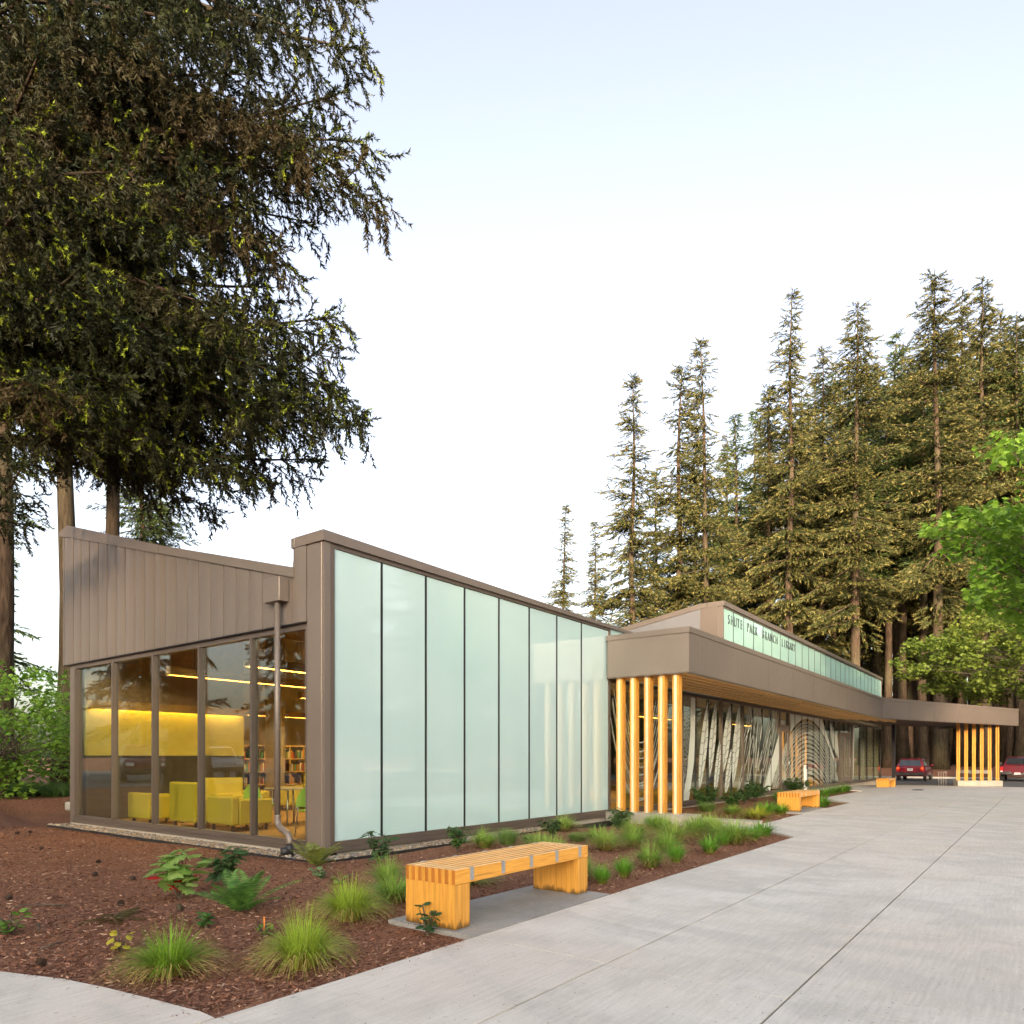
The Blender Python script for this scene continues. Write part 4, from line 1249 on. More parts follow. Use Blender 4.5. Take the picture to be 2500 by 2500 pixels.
def conifer(seed, H, base, maxL, n_limbs, tilt=-.25, size=1.0, c_dark=(.022, .040, .012), c_mid=(.055, .075, .022), c_tip=(.13, .13, .03), twist=1.0, rad=None, spread=1.0, ntri=22):
    """crown mesh + trunk mesh of a tall conifer standing at the origin"""
    rg = np.random.default_rng(seed)
    r0 = rad or H * .0115
    tb = MB()
    nseg = 14
    lean = rg.normal(0, .006 * H, 2)
    def axis(z):
        t = z / H; return np.array([lean[0] * t * t + .08 * math.sin(z * .4 + seed), lean[1] * t * t + .08 * math.cos(z * .33 + seed), z])
    zs = np.linspace(-.35, H, nseg)
    rads = []
    for z in zs:
        t = max(0, z) / H
        rads.append(max(.02, r0 * (1 - t) ** .8 + (r0 * .55 * math.exp(-max(z, 0) / .7))))
    tb.tube([axis(max(z, 0)) if z > 0 else (axis(0)[0], axis(0)[1], z) for z in zs], rads, 10)
    temps = [sprig(rg, ntri, .85 * size, .26 * size, .085 * size, .55) for _ in range(4)]
    P, D, S, C, TC = [], [], [], [], []
    for k in range(n_limbs):
        t = rg.uniform(0, 1) ** .82
        z = base + (H - base) * t
        prof = ((1 - t) ** .75 * .85 + .15 * (1 - t)) * (.6 + .4 * math.sin(min(1, t * 4) * math.pi / 2))
        L = maxL * prof * rg.uniform(.35, 1.25) + .25
        if rg.random() < .10: L *= .5
        th = rg.uniform(0, 2 * math.pi) if rg.random() > .3 else rg.choice([.7, 2.4, 4.3]) * twist + seed + rg.normal(0, .35)
        up = (.55 - .9 * (1 - t) + tilt) * .6 + rg.normal(0, .20)
        dv = np.array([math.cos(th), math.sin(th), up]); dv /= np.linalg.norm(dv)
        p0 = axis(z); n = max(2, int(L / .36))
        pts = []
        for j in range(n + 1):
            u = j / n
            pts.append(p0 + dv * L * u + np.array([0, 0, -.10 * L * u * u + .07 * L * u ** 4]))
        if L > .9: tb.tube([tuple(q) for q in (pts[0], pts[n // 2], pts[-1])], [max(.02, .016 * L), .012 * L, .008], 4, caps=False)
        tone = rg.uniform(0, 1)
        side = np.array([-math.sin(th), math.cos(th), 0])
        for j in range(0, n + 1):
            u = j / n
            hw = L * .42 * (1 - u * .75) * (.35 + .65 * min(1, u * 2.2)) * spread
            ns = 2 + int(hw / .27)
            for q in range(ns):
                s_ = rg.uniform(-1, 1)
                pp = pts[j] + side * hw * s_ + np.array([0, 0, -.10 * abs(s_) * hw - rg.uniform(0, .25) * size])
                dd = dv * .9 + side * s_ * 1.1 + np.array([0, 0, rg.uniform(-.75, .12)])
                P.append(pp); D.append(dd); S.append(rg.uniform(.55, 1.1) * (.75 + .25 * (1 - t)))
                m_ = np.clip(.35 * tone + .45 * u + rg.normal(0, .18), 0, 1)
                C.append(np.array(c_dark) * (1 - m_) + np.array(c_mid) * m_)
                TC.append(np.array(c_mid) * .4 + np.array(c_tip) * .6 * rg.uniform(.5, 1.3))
    # leader
    for k in range(14):
        z = H - k * .16; P.append(axis(z)); D.append(np.array([rg.normal(0, .5), rg.normal(0, .5), .9])); S.append(.25 + .02 * k); C.append(np.array(c_mid)); TC.append(np.array(c_tip))
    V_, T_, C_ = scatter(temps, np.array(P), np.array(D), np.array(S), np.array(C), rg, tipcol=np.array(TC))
    return np_mesh('crown', V_, T_, C_), tb.mesh('trunk')

VAR = {}
def conifer_variant(key, **kw):
    VAR[key] = conifer(**kw)
def plant_tree(key, x, y, z, s=1.0, rz=0.0, label='', group=None, cat='tree', name='conifer_tree', sxy=1.0):
    t = empty(name, (x, y, z), rz, label, cat, group)
    t.scale = (s * sxy, s * sxy, s)
    cr, tr = VAR[key]
    a = link_mesh('trunk', tr, M['bark'] if not tr.materials else [], t); b = link_mesh('crown', cr, M['needle'] if not cr.materials else [], t)
    return t
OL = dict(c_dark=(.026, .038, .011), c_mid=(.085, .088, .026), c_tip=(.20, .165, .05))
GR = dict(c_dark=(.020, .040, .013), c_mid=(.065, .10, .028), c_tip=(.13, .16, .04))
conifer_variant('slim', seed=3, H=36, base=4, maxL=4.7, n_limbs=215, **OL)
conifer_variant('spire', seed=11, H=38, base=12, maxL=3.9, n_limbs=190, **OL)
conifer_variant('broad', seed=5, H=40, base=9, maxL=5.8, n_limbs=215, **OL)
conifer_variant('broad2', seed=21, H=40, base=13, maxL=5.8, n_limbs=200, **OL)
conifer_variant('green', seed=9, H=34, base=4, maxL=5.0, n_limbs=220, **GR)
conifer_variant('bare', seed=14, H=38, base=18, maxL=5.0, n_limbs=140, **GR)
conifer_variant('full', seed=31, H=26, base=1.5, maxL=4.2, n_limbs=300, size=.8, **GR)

def px(pxx, d, z=0.0):
    r = (pxx - 1250) / 1740.0 * d
    return .8 * d + .6 * r, .6 * d - .8 * r
def treetop(pxx, pyy, d):
    return 1.35 + (1850 - pyy) / 1740.0 * d
HT = dict(slim=36, spire=38, broad=40, broad2=40, green=34, bare=38, full=26)
FG = 'tall conifers of the grove behind the library'
grove = [ # column, top row, distance, variant, label
 (1371, 1233, 88, 'slim', 'small lone conifer spire far behind the frosted wall'),
 (1452, 1274, 92, 'spire', 'thin distant conifer beside the edge of the grove'),
 (1542, 929, 64, 'slim', 'slender conifer at the open edge of the grove, branches to its foot'),
 (1654, 886, 66, 'slim', 'brownish conifer second from the open edge of the grove'),
 (1728, 833, 63, 'slim', 'conifer with layered drooping tiers rising over the clerestory corner'),
 (1800, 1010, 74, 'green', None), (1874, 935, 68, 'broad', None),
 (1927, 709, 64, 'spire', 'tall narrow conifer spire with bare lower trunk standing above its neighbours'),
 (2002, 848, 70, 'broad', None),
 (2086, 740, 62, 'broad2', 'tall conifer with long bare trunk rising straight behind the clerestory'),
 (2140, 900, 80, 'broad', None),
 (2188, 805, 74, 'bare', None), (2215, 830, 82, 'broad', None),
 (2292, 653, 63, 'broad2', 'tallest conifer of the grove with broad golden top'),
 (2350, 706, 72, 'broad', None), (2404, 678, 68, 'broad', None), (2450, 760, 84, 'broad2', None), (2492, 755, 66, 'broad', None), (2560, 700, 70, 'broad2', None),
 (1600, 1150, 82, 'green', None), (1700, 1080, 86, 'green', None), (1770, 1060, 92, 'broad', None), (1840, 1000, 96, 'green', None), (1960, 950, 88, 'broad', None), (2050, 930, 92, 'green', None),
 (2120, 880, 98, 'broad', None), (2260, 820, 90, 'bare', None), (2320, 840, 100, 'broad', None), (2390, 800, 96, 'broad', None), (2480, 830, 104, 'green', None),
 # trunks that show under and over the canopy
 (2169, 960, 70, 'bare', None), (2203, 900, 72, 'bare', None), (2225, 950, 90, 'bare', None), (2253, 860, 69, 'bare', None), (2278, 900, 84, 'bare', None), (2308, 860, 75, 'bare', None),
 (2337, 900, 82, 'bare', None), (2372, 850, 78, 'bare', None), (2412, 860, 74, 'bare', None), (2467, 800, 67, 'bare', None), (1880, 950, 84, 'bare', None), (1990, 930, 78, 'bare', None), (2035, 900, 76, 'bare', None), (2150, 900, 96, 'bare', None),
 (2100, 930, 86, 'bare', None), (2240, 900, 104, 'bare', None), (2430, 850, 92, 'bare', None), (2520, 820, 80, 'bare', None)]
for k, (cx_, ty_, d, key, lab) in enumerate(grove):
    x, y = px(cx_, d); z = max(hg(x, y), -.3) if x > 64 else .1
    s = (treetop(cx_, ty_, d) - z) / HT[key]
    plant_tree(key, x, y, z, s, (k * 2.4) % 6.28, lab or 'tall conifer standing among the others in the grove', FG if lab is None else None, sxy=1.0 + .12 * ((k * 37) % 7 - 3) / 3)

# conifers left of and behind the end wall
LB = [(275, 1000 - 1250, 30, 'bare', .85, 'conifer standing behind the roof of the end wall'), (163, -300, 24.5, 'bare', .80, 'big-trunked conifer at the back corner of the end wall'),
      (12, -200, 23, 'bare', .72, 'conifer with thick trunk at the edge of the left-hand bank'), 
      (-150, 0, 33, 'full', 1.2, 'dense conifer beyond the left-hand shrubs'), (395, 900, 44, 'full', .78, 'dark conifer peeping over the low end of the sloping roof'), (345, 500, 42, 'full', .95, 'dense dark conifer behind the sloping roof')]
for k, (cx_, ty_, d, key, s, lab) in enumerate(LB):
    x, y = px(cx_, d); plant_tree(key, x, y, .25, s, k * 1.7 + .4, lab)

# rows out of frame for their mirror image, and a far one added for its shade
RG = 'conifers across the walk mirrored in the glass'
row = [(24, -23, 'full', .85), (29, -21, 'green', .62), (35, -24, 'full', .9), (40, -21, 'broad2', .55), (47, -23, 'full', .9), (53, -20, 'green', .66), (60, -17, 'full', .95), (18, -27, 'green', .68), (11, -30, 'full', .8), (58, -24, 'broad', .7), (64, -31, 'green', .8), (70, -20, 'bare', .8), (71, -12, 'bare', .85), (76, -27, 'broad', .8), (78, -6, 'bare', .9), (74, -36, 'green', .85), (82, -16, 'broad', .85), (86, -30, 'green', .9), (88, -8, 'bare', .9), (93, -20, 'broad', .85), (98, -33, 'green', .9), (100, -12, 'bare', .9), (106, -24, 'green', .95), (112, -14, 'broad', .9), (118, -26, 'green', 1.0), (52, -34, 'full', 1.0), (45, -28, 'green', .75), (38, -33, 'full', .9), (66, -42, 'full', 1.1), (84, -42, 'full', 1.1), (30, -30, 'broad', .6), (-3, -58, 'broad', .7), (6, -54, 'green', .75), (13, -60, 'full', 1.0), (21, -52, 'broad', .68), (29, -56, 'green', .75), (37, -53, 'full', 1.0), (46, -58, 'broad', .7), (55, -55, 'green', .7),
       (-16, 40, 'green', .8), (-9, 45, 'full', 1.1), (-1, 42, 'broad', .65), (6, 47, 'green', .8), (-22, 33, 'full', 1.1), (-14, 20, 'green', .7), (-19, 27, 'broad', .62)]
for k in range(40):  # unseen far row, added to block the low sun
    row.append((-68 + 8.0 * (k % 3) + 2.0 * math.sin(k * 2.1), -84 + 2.6 * k + 1.2 * math.cos(k * 1.7), 'full', 1.05 + .12 * math.sin(k * 3.3)))
for k, (x, y, key, s) in enumerate(row):
    plant_tree(key, x, y, hg(x, y) if y < 26 else .3, s, k * 1.1, 'tall conifer across the open ground, out of view, there for its mirror image or its shade', RG)

# ------------------------------------------------------------------ the near fir whose boughs fill the upper left
def near_fir():
    rg = np.random.default_rng(77)
    bx, by = 3.9, 16.4
    root = empty('fir_tree', (bx, by, hg(bx, by)), 0, 'near fir whose drooping boughs with lime tips overhang the end wall', 'tree')
    H = 27.0
    tb = MB()
    zs = np.linspace(-.3, H, 14)
    tb.tube([(.06 * math.sin(z * .5), .06 * math.cos(z * .4), z) for z in zs], [max(.03, .46 * (1 - max(z, 0) / H) ** .8 + .25 * math.exp(-max(z, 0) / .6)) for z in zs], 14)
    temps = [sprig(rg, 20, .30, .084, .030, .85, .62) for _ in range(5)]
    P, D, S, C, TC = [], [], [], [], []
    cd, cm, cb, lime = np.array((.010, .016, .006)), np.array((.040, .052, .015)), np.array((.085, .055, .022)), np.array((.30, .36, .03))
    def clad(a, b, tone, dens=1.0, tip=False, brown=0.0):
        """needles along a twig from a to b"""
        L = np.linalg.norm(b - a); n = max(1, int(L / .125 * dens)); d = (b - a) / max(L, 1e-6)
        for j in range(n):
            u = (j + .3) / n
            P.append(a + (b - a) * u + rg.normal(0, .012, 3)); D.append(d + rg.normal(0, .22, 3)); S.append(rg.uniform(.75, 1.15))
            m_ = np.clip(tone + rg.normal(0, .2), 0, 1); c = cd * (1 - m_) + cm * m_
            c = c * (1 - brown) + cb * brown
            C.append(c); TC.append(c)
            if tip and (j == n - 1 or rg.random() < .18):
                P.append(a + (b - a) * min(1, u + .25 / n)); D.append(d + rg.normal(0, .3, 3)); S.append(rg.uniform(.35, .65)); lc = lime * rg.uniform(.55, 1.35); C.append(lc); TC.append(lc)
    tips = [(880, 120, 12.2, 1.0), (868, 10, 13.5, 1.0), (800, -80, 12, 1.0), (835, 225, 13.0, .9), (885, 345, 11.2, .9), (912, 495, 11.0, 1.1), (775, 420, 10.6, 1.0), (770, 545, 12.0, .7), (690, 650, 12.4, .8), (660, 600, 10.4, 1.0), (650, 700, 11.0, 1.0),
            (700, 300, 10.0, 1.0), (600, 180, 10.5, 1.0), (690, 60, 11.5, 1.0), (500, 60, 10.2, 1.0), (400, 230, 9.6, 1.0), (540, 420, 10.0, 1.1), (430, 560, 9.8, 1.0), (300, 420, 9.4, 1.0), (250, 150, 9.5, 1.0), (120, 60, 9.6, 1.0), (110, 420, 9.2, .9), (330, 20, 11.0, 1.0), (560, -60, 10.8, 1.0),
            (825, 775, 12.0, .75), (800, 840, 11.8, 1.0), (710, 800, 10.8, 1.0), (868, 1040, 12.6, .9), (835, 960, 11.6, 1.1), (745, 985, 11.0, 1.1), (765, 1120, 12.2, 1.0), (640, 1170, 11.8, 1.1), (560, 1120, 11.0, 1.0), (650, 900, 10.2, 1.0), (560, 760, 9.9, 1.0), (470, 960, 10.3, 1.0), (505, 1240, 14.5, 1.0), (430, 1160, 12.5, 1.0), (380, 1060, 11.0, 1.0), (330, 1220, 13.4, 1.0),
            (330, 780, 9.6, 1.0), (210, 640, 9.2, 1.0), (230, 900, 9.8, 1.0), (90, 700, 9.3, 1.0), (70, 930, 9.6, 1.0), (150, 1040, 10.4, 1.0), (60, 1120, 10.8, 1.0), (230, 1130, 12.0, .9), (30, 300, 9.4, .9), (410, 850, 10.4, 1.0), (600, 1010, 10.6, 1.0), (460, 720, 12.5, 1.0), (620, 500, 12.8, 1.0), (520, 260, 13.0, 1.0), (300, 600, 12.2, 1.0)]
    for k in range(8):
        cy_ = rg.uniform(-120, 1130); xm = 640 if cy_ < 640 else 560
        tips.append((rg.uniform(-60, xm), cy_, rg.uniform(9.2, 14.0), 1.0))
    tips = [t_ for i_, t_ in enumerate(tips) if not (t_[0] < 690 and t_[2] > 0 and i_ % 4 == 3)]
    limbs = MB()
    for (cx_, cy_, d, dens) in tips:
        x, y = px(cx_, d); z = 1.35 + (1850 - cy_) / 1740.0 * d
        tip = np.array([x - bx, y - by, z - hg(bx, by)])
        hd = math.hypot(tip[0], tip[1])
        z0 = tip[2] + hd * rg.uniform(.22, .60) * (1 if rg.random() < .85 else -.3)
        a0 = np.array([0, 0, min(max(z0, 3.5), H - 1)])
        n = max(6, int(np.linalg.norm(tip - a0) / .30))
        mid = (a0 + tip) / 2 + np.array([rg.normal(0, .5), rg.normal(0, .5), rg.uniform(-.9, .35)])
        pts = [(1 - u) ** 2 * a0 + 2 * u * (1 - u) * mid + u * u * tip for u in np.linspace(0, 1, n + 1)]
        rr = [max(.008, 0.12 * (1 - j / n) ** 1.1 * min(1, hd / 6) + .008) for j in range(n + 1)]
        limbs.tube([tuple(p) for p in pts[::2] + ([pts[-1]] if n % 2 else [])], rr[::2] + ([rr[-1]] if n % 2 else []), 6, caps=False)
        axis_d = unit((pts[-1] - pts[n // 2])[None])[0]
        side = unit(np.cross(axis_d, [0, 0, 1.0])[None])[0]
        Ltot = np.linalg.norm(tip - a0)
        tone0 = rg.uniform(.0, .8); brown0 = max(0, rg.normal(.04, .20)); limey = rg.random() < (.85 if cy_ > 600 or cx_ < 330 else .4)
        for j in range(int(n * .30), n + 1):
            u = j / n
            reach = (.42 + 1.35 * (1 - u) ** .8) * min(1.15, Ltot / 6) * dens
            for sg in (-1, 1):
                if rg.random() < .14: continue
                l2 = reach * rg.uniform(.55, 1.15)
                bd = axis_d * rg.uniform(.5, 1.0) + side * sg * rg.uniform(.7, 1.1) + np.array([0, 0, rg.uniform(-.35, .08)])
                bd /= np.linalg.norm(bd)
                a = pts[j]; b = a + bd * l2 + np.array([0, 0, -.10 * l2 * l2])
                if l2 > .5: limbs.tube([tuple(a), tuple(b)], [.014, .005], 3, caps=False)
                clad(a + (b - a) * .12, b, tone0, .8, limey, brown0 * .6)
                nh = int(l2 / .125)
                for q in range(nh):
                    uu = (q + rg.uniform(.1, .9)) / max(nh, 1)
                    c0 = a + (b - a) * uu
                    hl = rg.uniform(.14, .58) * (1.15 - .4 * uu)
                    hdv = np.array([bd[0] * .35 + rg.normal(0, .25), bd[1] * .35 + rg.normal(0, .25), -rg.uniform(.55, 1.2)])
                    if rg.random() < .25: hdv = np.array([bd[0] + rg.normal(0, .5), bd[1] + rg.normal(0, .5), rg.uniform(-.2, .35)]); hl *= .7
                    hdv /= np.linalg.norm(hdv)
                    clad(c0, c0 + hdv * hl, tone0 * .8, .95, limey and rg.random() < .6, min(.85, brown0 + .12))
        clad(pts[-3], pts[-1], .7, 1.4, True)
    V_, T_, C_ = scatter(temps, np.array(P), np.array(D), np.array(S), np.array(C), rg, tipcol=np.array(TC))
    link_mesh('trunk', tb.mesh('trunk'), M['bark'], root)
    link_mesh('boughs', limbs.mesh('boughs'), M['bark'], root)
    link_mesh('crown', np_mesh('crown', V_, T_, C_), M['needle'], root)
    print('near fir tris', len(T_))
near_fir()

# ------------------------------------------------------------------ broadleaf trees and shrubs
def leaf_template(kind):
    if kind == 'maple':
        o = [(0, 0), (.18, .22), (.10, .46), (.34, .42), (.46, .60), (.62, .34), (.78, .26), (1.0, 0)]
        ring_ = o + [(x, -y) for x, y in o[-2:0:-1]]
    elif kind == 'oak':
        o = [(0, 0), (.12, .30), (.30, .22), (.36, .48), (.52, .34), (.62, .50), (.74, .24), (.86, .22), (1.0, 0)]
        ring_ = o + [(x, -y) for x, y in o[-2:0:-1]]
    elif kind == 'lance':
        o = [(0, 0), (.2, .13), (.5, .19), (.8, .11), (1.0, 0)]
        ring_ = o + [(x, -y) for x, y in o[-2:0:-1]]
    else:
        o = [(0, 0), (.2, .24), (.5, .32), (.8, .22), (1.0, 0)]
        ring_ = o + [(x, -y) for x, y in o[-2:0:-1]]
    n = len(ring_)
    V_ = np.array([(.45, 0, -.0)] + [(x, y, -.10 * (abs(y) > .05) * abs(y) - .16 * x * x) for x, y in ring_])
    V_[0, 2] = .03
    T_ = np.array([(0, 1 + k, 1 + (k + 1) % n) for k in range(n)])
    return V_, T_, np.zeros(len(V_))
TL = {k: leaf_template(k) for k in ('maple', 'oak', 'lance', 'oval')}

def leafy(seed, centres, radii, per, size, c0, c1, kind='maple', flat=.6, tilt=.35):
    """leaves in flattened clumps round the branch ends"""
    rg = np.random.default_rng(seed)
    P, D, S, C, Rl = [], [], [], [], []
    for (c, r) in zip(centres, radii):
        tone = rg.uniform(0, 1)
        n = int(per * r * r)
        q = rg.normal(size=(n, 3)); q = q / np.linalg.norm(q, axis=1)[:, None] * (rg.uniform(0, 1, n) ** .45)[:, None] * r
        q[:, 2] *= flat
        for v in q:
            P.append(c + v)
            h_ = v / max(np.linalg.norm(v), .05)
            D.append(np.array([h_[0] + rg.normal(0, .5), h_[1] + rg.normal(0, .5), -.35 + rg.normal(0, tilt)]))
            S.append(size * rg.uniform(.6, 1.2)); m_ = np.clip(tone * .6 + .4 * rg.random(), 0, 1)
            C.append(np.array(c0) * (1 - m_) + np.array(c1) * m_); Rl.append(rg.normal(0, .5))
    return scatter([TL[kind]], np.array(P), np.array(D), np.array(S), np.array(C), rg, roll=np.array(Rl))

def broad_tree(name, label, loc, H_trunk, centre, rad, nclump, clump_r, per, leaf, c0, c1, seed, kind='maple', cat='tree', trunk_r=.14, group=None, stems=1, biased=None, side=None):
    rg = np.random.default_rng(seed)
    root = empty(name, loc, 0, label, cat, group)
    L0 = np.array(loc); cen = np.array(centre) - L0
    cs, rs = [], []
    while len(cs) < nclump:
        v = rg.normal(size=3); v /= np.linalg.norm(v)
        u = rg.uniform(.35, 1.0) ** .6
        p = cen + v * u * np.array(rad)
        if side is not None and not side(p + L0): continue
        cs.append(p); rs.append(clump_r * rg.uniform(.6, 1.3))
    V_, T_, C_ = leafy(seed, cs, rs, per, leaf, c0, c1, kind)
    tb = MB()
    forks = []
    for s_ in range(stems):
        off = np.array([rg.normal(0, .12), rg.normal(0, .12), 0]) * (stems > 1)
        top = np.array([cen[0] * .15 + off[0] * 5, cen[1] * .15 + off[1] * 5, H_trunk])
        tb.tube([(off[0], off[1], -.2), tuple((off + top) / 2 + rg.normal(0, .05, 3)), tuple(top)], [trunk_r * 1.3, trunk_r, trunk_r * .8], 9)
        forks.append(top)
    for k, p in enumerate(cs):
        f = forks[k % len(forks)]
        m_ = f + (p - f) * .5 + np.array([rg.normal(0, .15), rg.normal(0, .15), .12 * np.linalg.norm(p - f) * .4])
        l = np.linalg.norm(p - f)
        tb.tube([tuple(f), tuple(m_), tuple(p)], [trunk_r * .22 + .004 * l, trunk_r * .12 + .003, .006], 5, caps=False)
    link_mesh('trunk', tb.mesh('trunk'), M['twig'], root)
    link_mesh('crown', np_mesh('crown', V_, T_, C_), M['leaf'], root)
    return root
broad_tree('maple_tree', 'bright green maple reaching in over the walk at the right', (26.0, -2.4, 0), 4.0, (25.2, -1.5, 7.9), (4.1, 4.0, 3.2), 160, .75, 150, .21, (.12, .25, .022), (.28, .44, .055), 4, trunk_r=.2)
broad_tree('maple_tree', 'yellow-green small-leaved tree spreading low over the far canopy', (57.5, -3.6, -.28), 5.0, (56.0, 1.6, 8.0), (7.0, 7.0, 3.0), 190, .85, 170, .22, (.10, .16, .022), (.22, .27, .045), 8, trunk_r=.2)
broad_tree('shrub', 'fresh green airy vine maple bush on the left-hand bank', (6.9, 22.6, .26), .9, (7.0, 22.4, 2.2), (2.6, 2.6, 1.75), 90, .50, 300, .12, (.12, .26, .025), (.28, .45, .06), 12, cat='shrub', trunk_r=.045, stems=5)
broad_tree('shrub', 'pale green bush behind the trunk at the back corner of the end wall', (10.6, 26.0, .28), .8, (10.6, 26.0, 1.6), (2.2, 2.2, 1.3), 50, .5, 260, .12, (.15, .28, .03), (.32, .46, .08), 13, cat='shrub', trunk_r=.04, stems=4)
broad_tree('shrub', 'yellowish bush far left beyond the bank', (5.4, 30.0, .28), .8, (5.6, 30.0, 1.9), (3.4, 2.4, 1.5), 60, .6, 200, .14, (.2, .28, .05), (.4, .46, .1), 14, cat='shrub', trunk_r=.04, stems=4)
# sunlit undergrowth behind the grove
cs = []; rs = []
rgx = np.random.default_rng(5)
for k in range(170):
    d = rgx.uniform(112, 128); x, y = px(rgx.uniform(1900, 2560), d)
    cs.append(np.array([x, y, rgx.uniform(.5, 4.2)])); rs.append(rgx.uniform(1.0, 1.9))
V_, T_, C_ = leafy(51, cs, rs, 26, .55, (.09, .17, .03), (.25, .33, .07), 'oval')
tag(link_mesh('undergrowth', np_mesh('undergrowth', V_, T_, C_), M['leaf']), 'sunlit green undergrowth glimpsed between the far trunks', 'undergrowth', kind='stuff')
# strap-leaf ground cover on the left bank
def blades(rg, n, h, spread, width, droop, c_base, c_tip, segs=4, foot=.05, curve=1.0, dead=0.0, c_dead=(.42, .29, .10)):
    V_, T_, C_ = [], [], []
    for k in range(n):
        th = rg.uniform(0, 2 * math.pi); rr = foot * math.sqrt(rg.random())
        bx_, by_ = rr * math.cos(th), rr * math.sin(th)
        th2 = th + rg.normal(0, .5)
        hh = h * rg.uniform(.55, 1.1); out = spread * rg.uniform(.12, 1.0) ** .75
        isdead = rg.random() < dead
        if isdead: out = spread * rg.uniform(.8, 1.25); hh *= .38
        w = width * rg.uniform(.7, 1.2)
        sx, sy = -math.sin(th2) * w / 2, math.cos(th2) * w / 2
        b = len(V_)
        tone = rg.uniform(.75, 1.25)
        for j in range(segs + 1):
            u = j / segs
            o = out * (u ** (1.12 * curve)); z = hh * (u - droop * (out / max(spread, 1e-6)) * u ** 2.2)
            if isdead: z = hh * math.sin(u * 2.6) * .8
            x, y = bx_ + o * math.cos(th2), by_ + o * math.sin(th2)
            f = 1 - u * .9
            V_ += [(x - sx * f, y - sy * f, max(z, .004)), (x + sx * f, y + sy * f, max(z, .004))]
            m_ = min(1, u * 2.2)
            c = np.array(c_base) * (1 - m_) + np.array(c_tip) * m_ if not isdead else np.array(c_dead)
            C_ += [c * tone] * 2
        for j in range(segs):
            q = b + 2 * j; T_.append((q, q + 1, q + 3, q + 2))
    return V_, T_, C_
rgb = np.random.default_rng(99)
V_, T_, C_ = [], [], []
for k in range(260):
    x, y = px(rgb.uniform(-40, 178), rgb.uniform(19.6, 23.0))
    v, t, c = blades(rgb, 26, rgb.uniform(.30, .5), .28, .022, .5, (.05, .10, .02), (.10, .19, .045))
    z = hg(x, y); b = len(V_)
    V_ += [(p[0] + x, p[1] + y, p[2] + z) for p in v]; T_ += [tuple(b + i for i in q) for q in t]; C_ += c
tag(link_mesh('strap_leaf_groundcover', np_mesh('strap_leaf_groundcover', V_, T_, C_, nper=4), M['grass']), 'band of dark strap-leaved groundcover along the left-hand bank', 'groundcover', kind='stuff')
m = MB(); m.box(7.6, 10.0, 19.55, 19.8, .02, .24, bev=.03)
tag(m.build('stone_edging', M['kerb']), 'low pale stone edging half buried in the mulch behind the end wall', 'edging')
# ------------------------------------------------------------------ planting beds
GV = {}
def grass_mesh(key, seed, **kw):
    v, t, c = blades(np.random.default_rng(seed), **kw)
    GV[key] = np_mesh('grass_tuft', v, t, c, nper=4)
grass_mesh('grassA', 1, n=900, h=.52, spread=.42, width=.0085, droop=.80, c_base=(.34, .30, .06), c_tip=(.20, .36, .03), segs=5, foot=.085, dead=.24, c_dead=(.52, .37, .13))
grass_mesh('grassA2', 2, n=950, h=.56, spread=.44, width=.0085, droop=.88, c_base=(.36, .30, .06), c_tip=(.32, .44, .045), segs=5, foot=.09, dead=.16, c_dead=(.52, .40, .14))
grass_mesh('grassB', 3, n=520, h=.48, spread=.40, width=.011, droop=.74, c_base=(.24, .25, .06), c_tip=(.24, .38, .06), segs=4, foot=.08, dead=.16)
grass_mesh('grassB2', 6, n=520, h=.48, spread=.42, width=.011, droop=.82, c_base=(.26, .25, .06), c_tip=(.30, .41, .08), segs=4, foot=.08, dead=.20)
grass_mesh('grassC', 4, n=330, h=.44, spread=.28, width=.012, droop=.5, c_base=(.24, .27, .05), c_tip=(.16, .36, .035), segs=4, foot=.06, dead=.06)
grass_mesh('grassY', 5, n=520, h=.44, spread=.42, width=.012, droop=.8, c_base=(.38, .32, .06), c_tip=(.42, .46, .05), segs=4, foot=.09, dead=.18)
grass_mesh('lily', 7, n=190, h=.48, spread=.40, width=.022, droop=.75, c_base=(.15, .25, .04), c_tip=(.13, .28, .03), segs=5, foot=.10)
grass_mesh('ball', 8, n=620, h=.36, spread=.22, width=.010, droop=.28, c_base=(.12, .18, .04), c_tip=(.18, .29, .07), segs=3, foot=.11)
def put(key, x, y, h, w, label, cat, group=None, name='grass_tuft', base=(.42, .6)):
    o = link_mesh(name, GV[key], M['grass'] if not GV[key].materials else [])
    o.location = (x, y, hg(x, y) - .005)
    o.rotation_euler = (0, 0, random.uniform(0, 6.28))
    big = .9 if 'nearest the curved path' in label or 'straight walk' in label else (1.28 if 'before the columns' in label else 1.12)
    sz = h * big / base[0]; sw = w * big * 1.12 / base[1]
    o.scale = (sw, sw, sz)
    return tag(o, label, cat, group)
BGp = 'green grass tufts in the bed between bench and columns'
LG = 'short green grass tufts lining the edge of the walk'
put('grassA', 2.333, 4.487, .40, .50, 'shaggy green grass tuft with straw skirt nearest the curved path', 'grass')
put('grassA2', 2.954, 3.95, .47, .50, 'tall yellow-green grass tuft at the edge of the straight walk', 'grass')
put('grassA2', 4.014, 4.742, .36, .44, 'yellow-green grass tuft just behind the end of the near bench', 'grass')
put('grassB', 5.35, 5.7, .36, .38, 'grass tuft half hidden behind the near bench seat', 'grass')
put('grassB', 4.75, 4.95, .30, .5, 'straggly grass seen through the gap under the near bench', 'grass')
put('grassB2', 6.0, 5.1, .24, .5, 'drooping grass under the far leg of the near bench', 'grass')
put('grassB', 8.647, 7.021, .36, .46, 'fine grass tuft against the frosted wall between two leafy shrubs', 'grass')
put('ball', 9.276, 7.057, .27, .34, 'rounded grey-green tufted plant against the frosted wall', 'plant', base=(.34, .44))
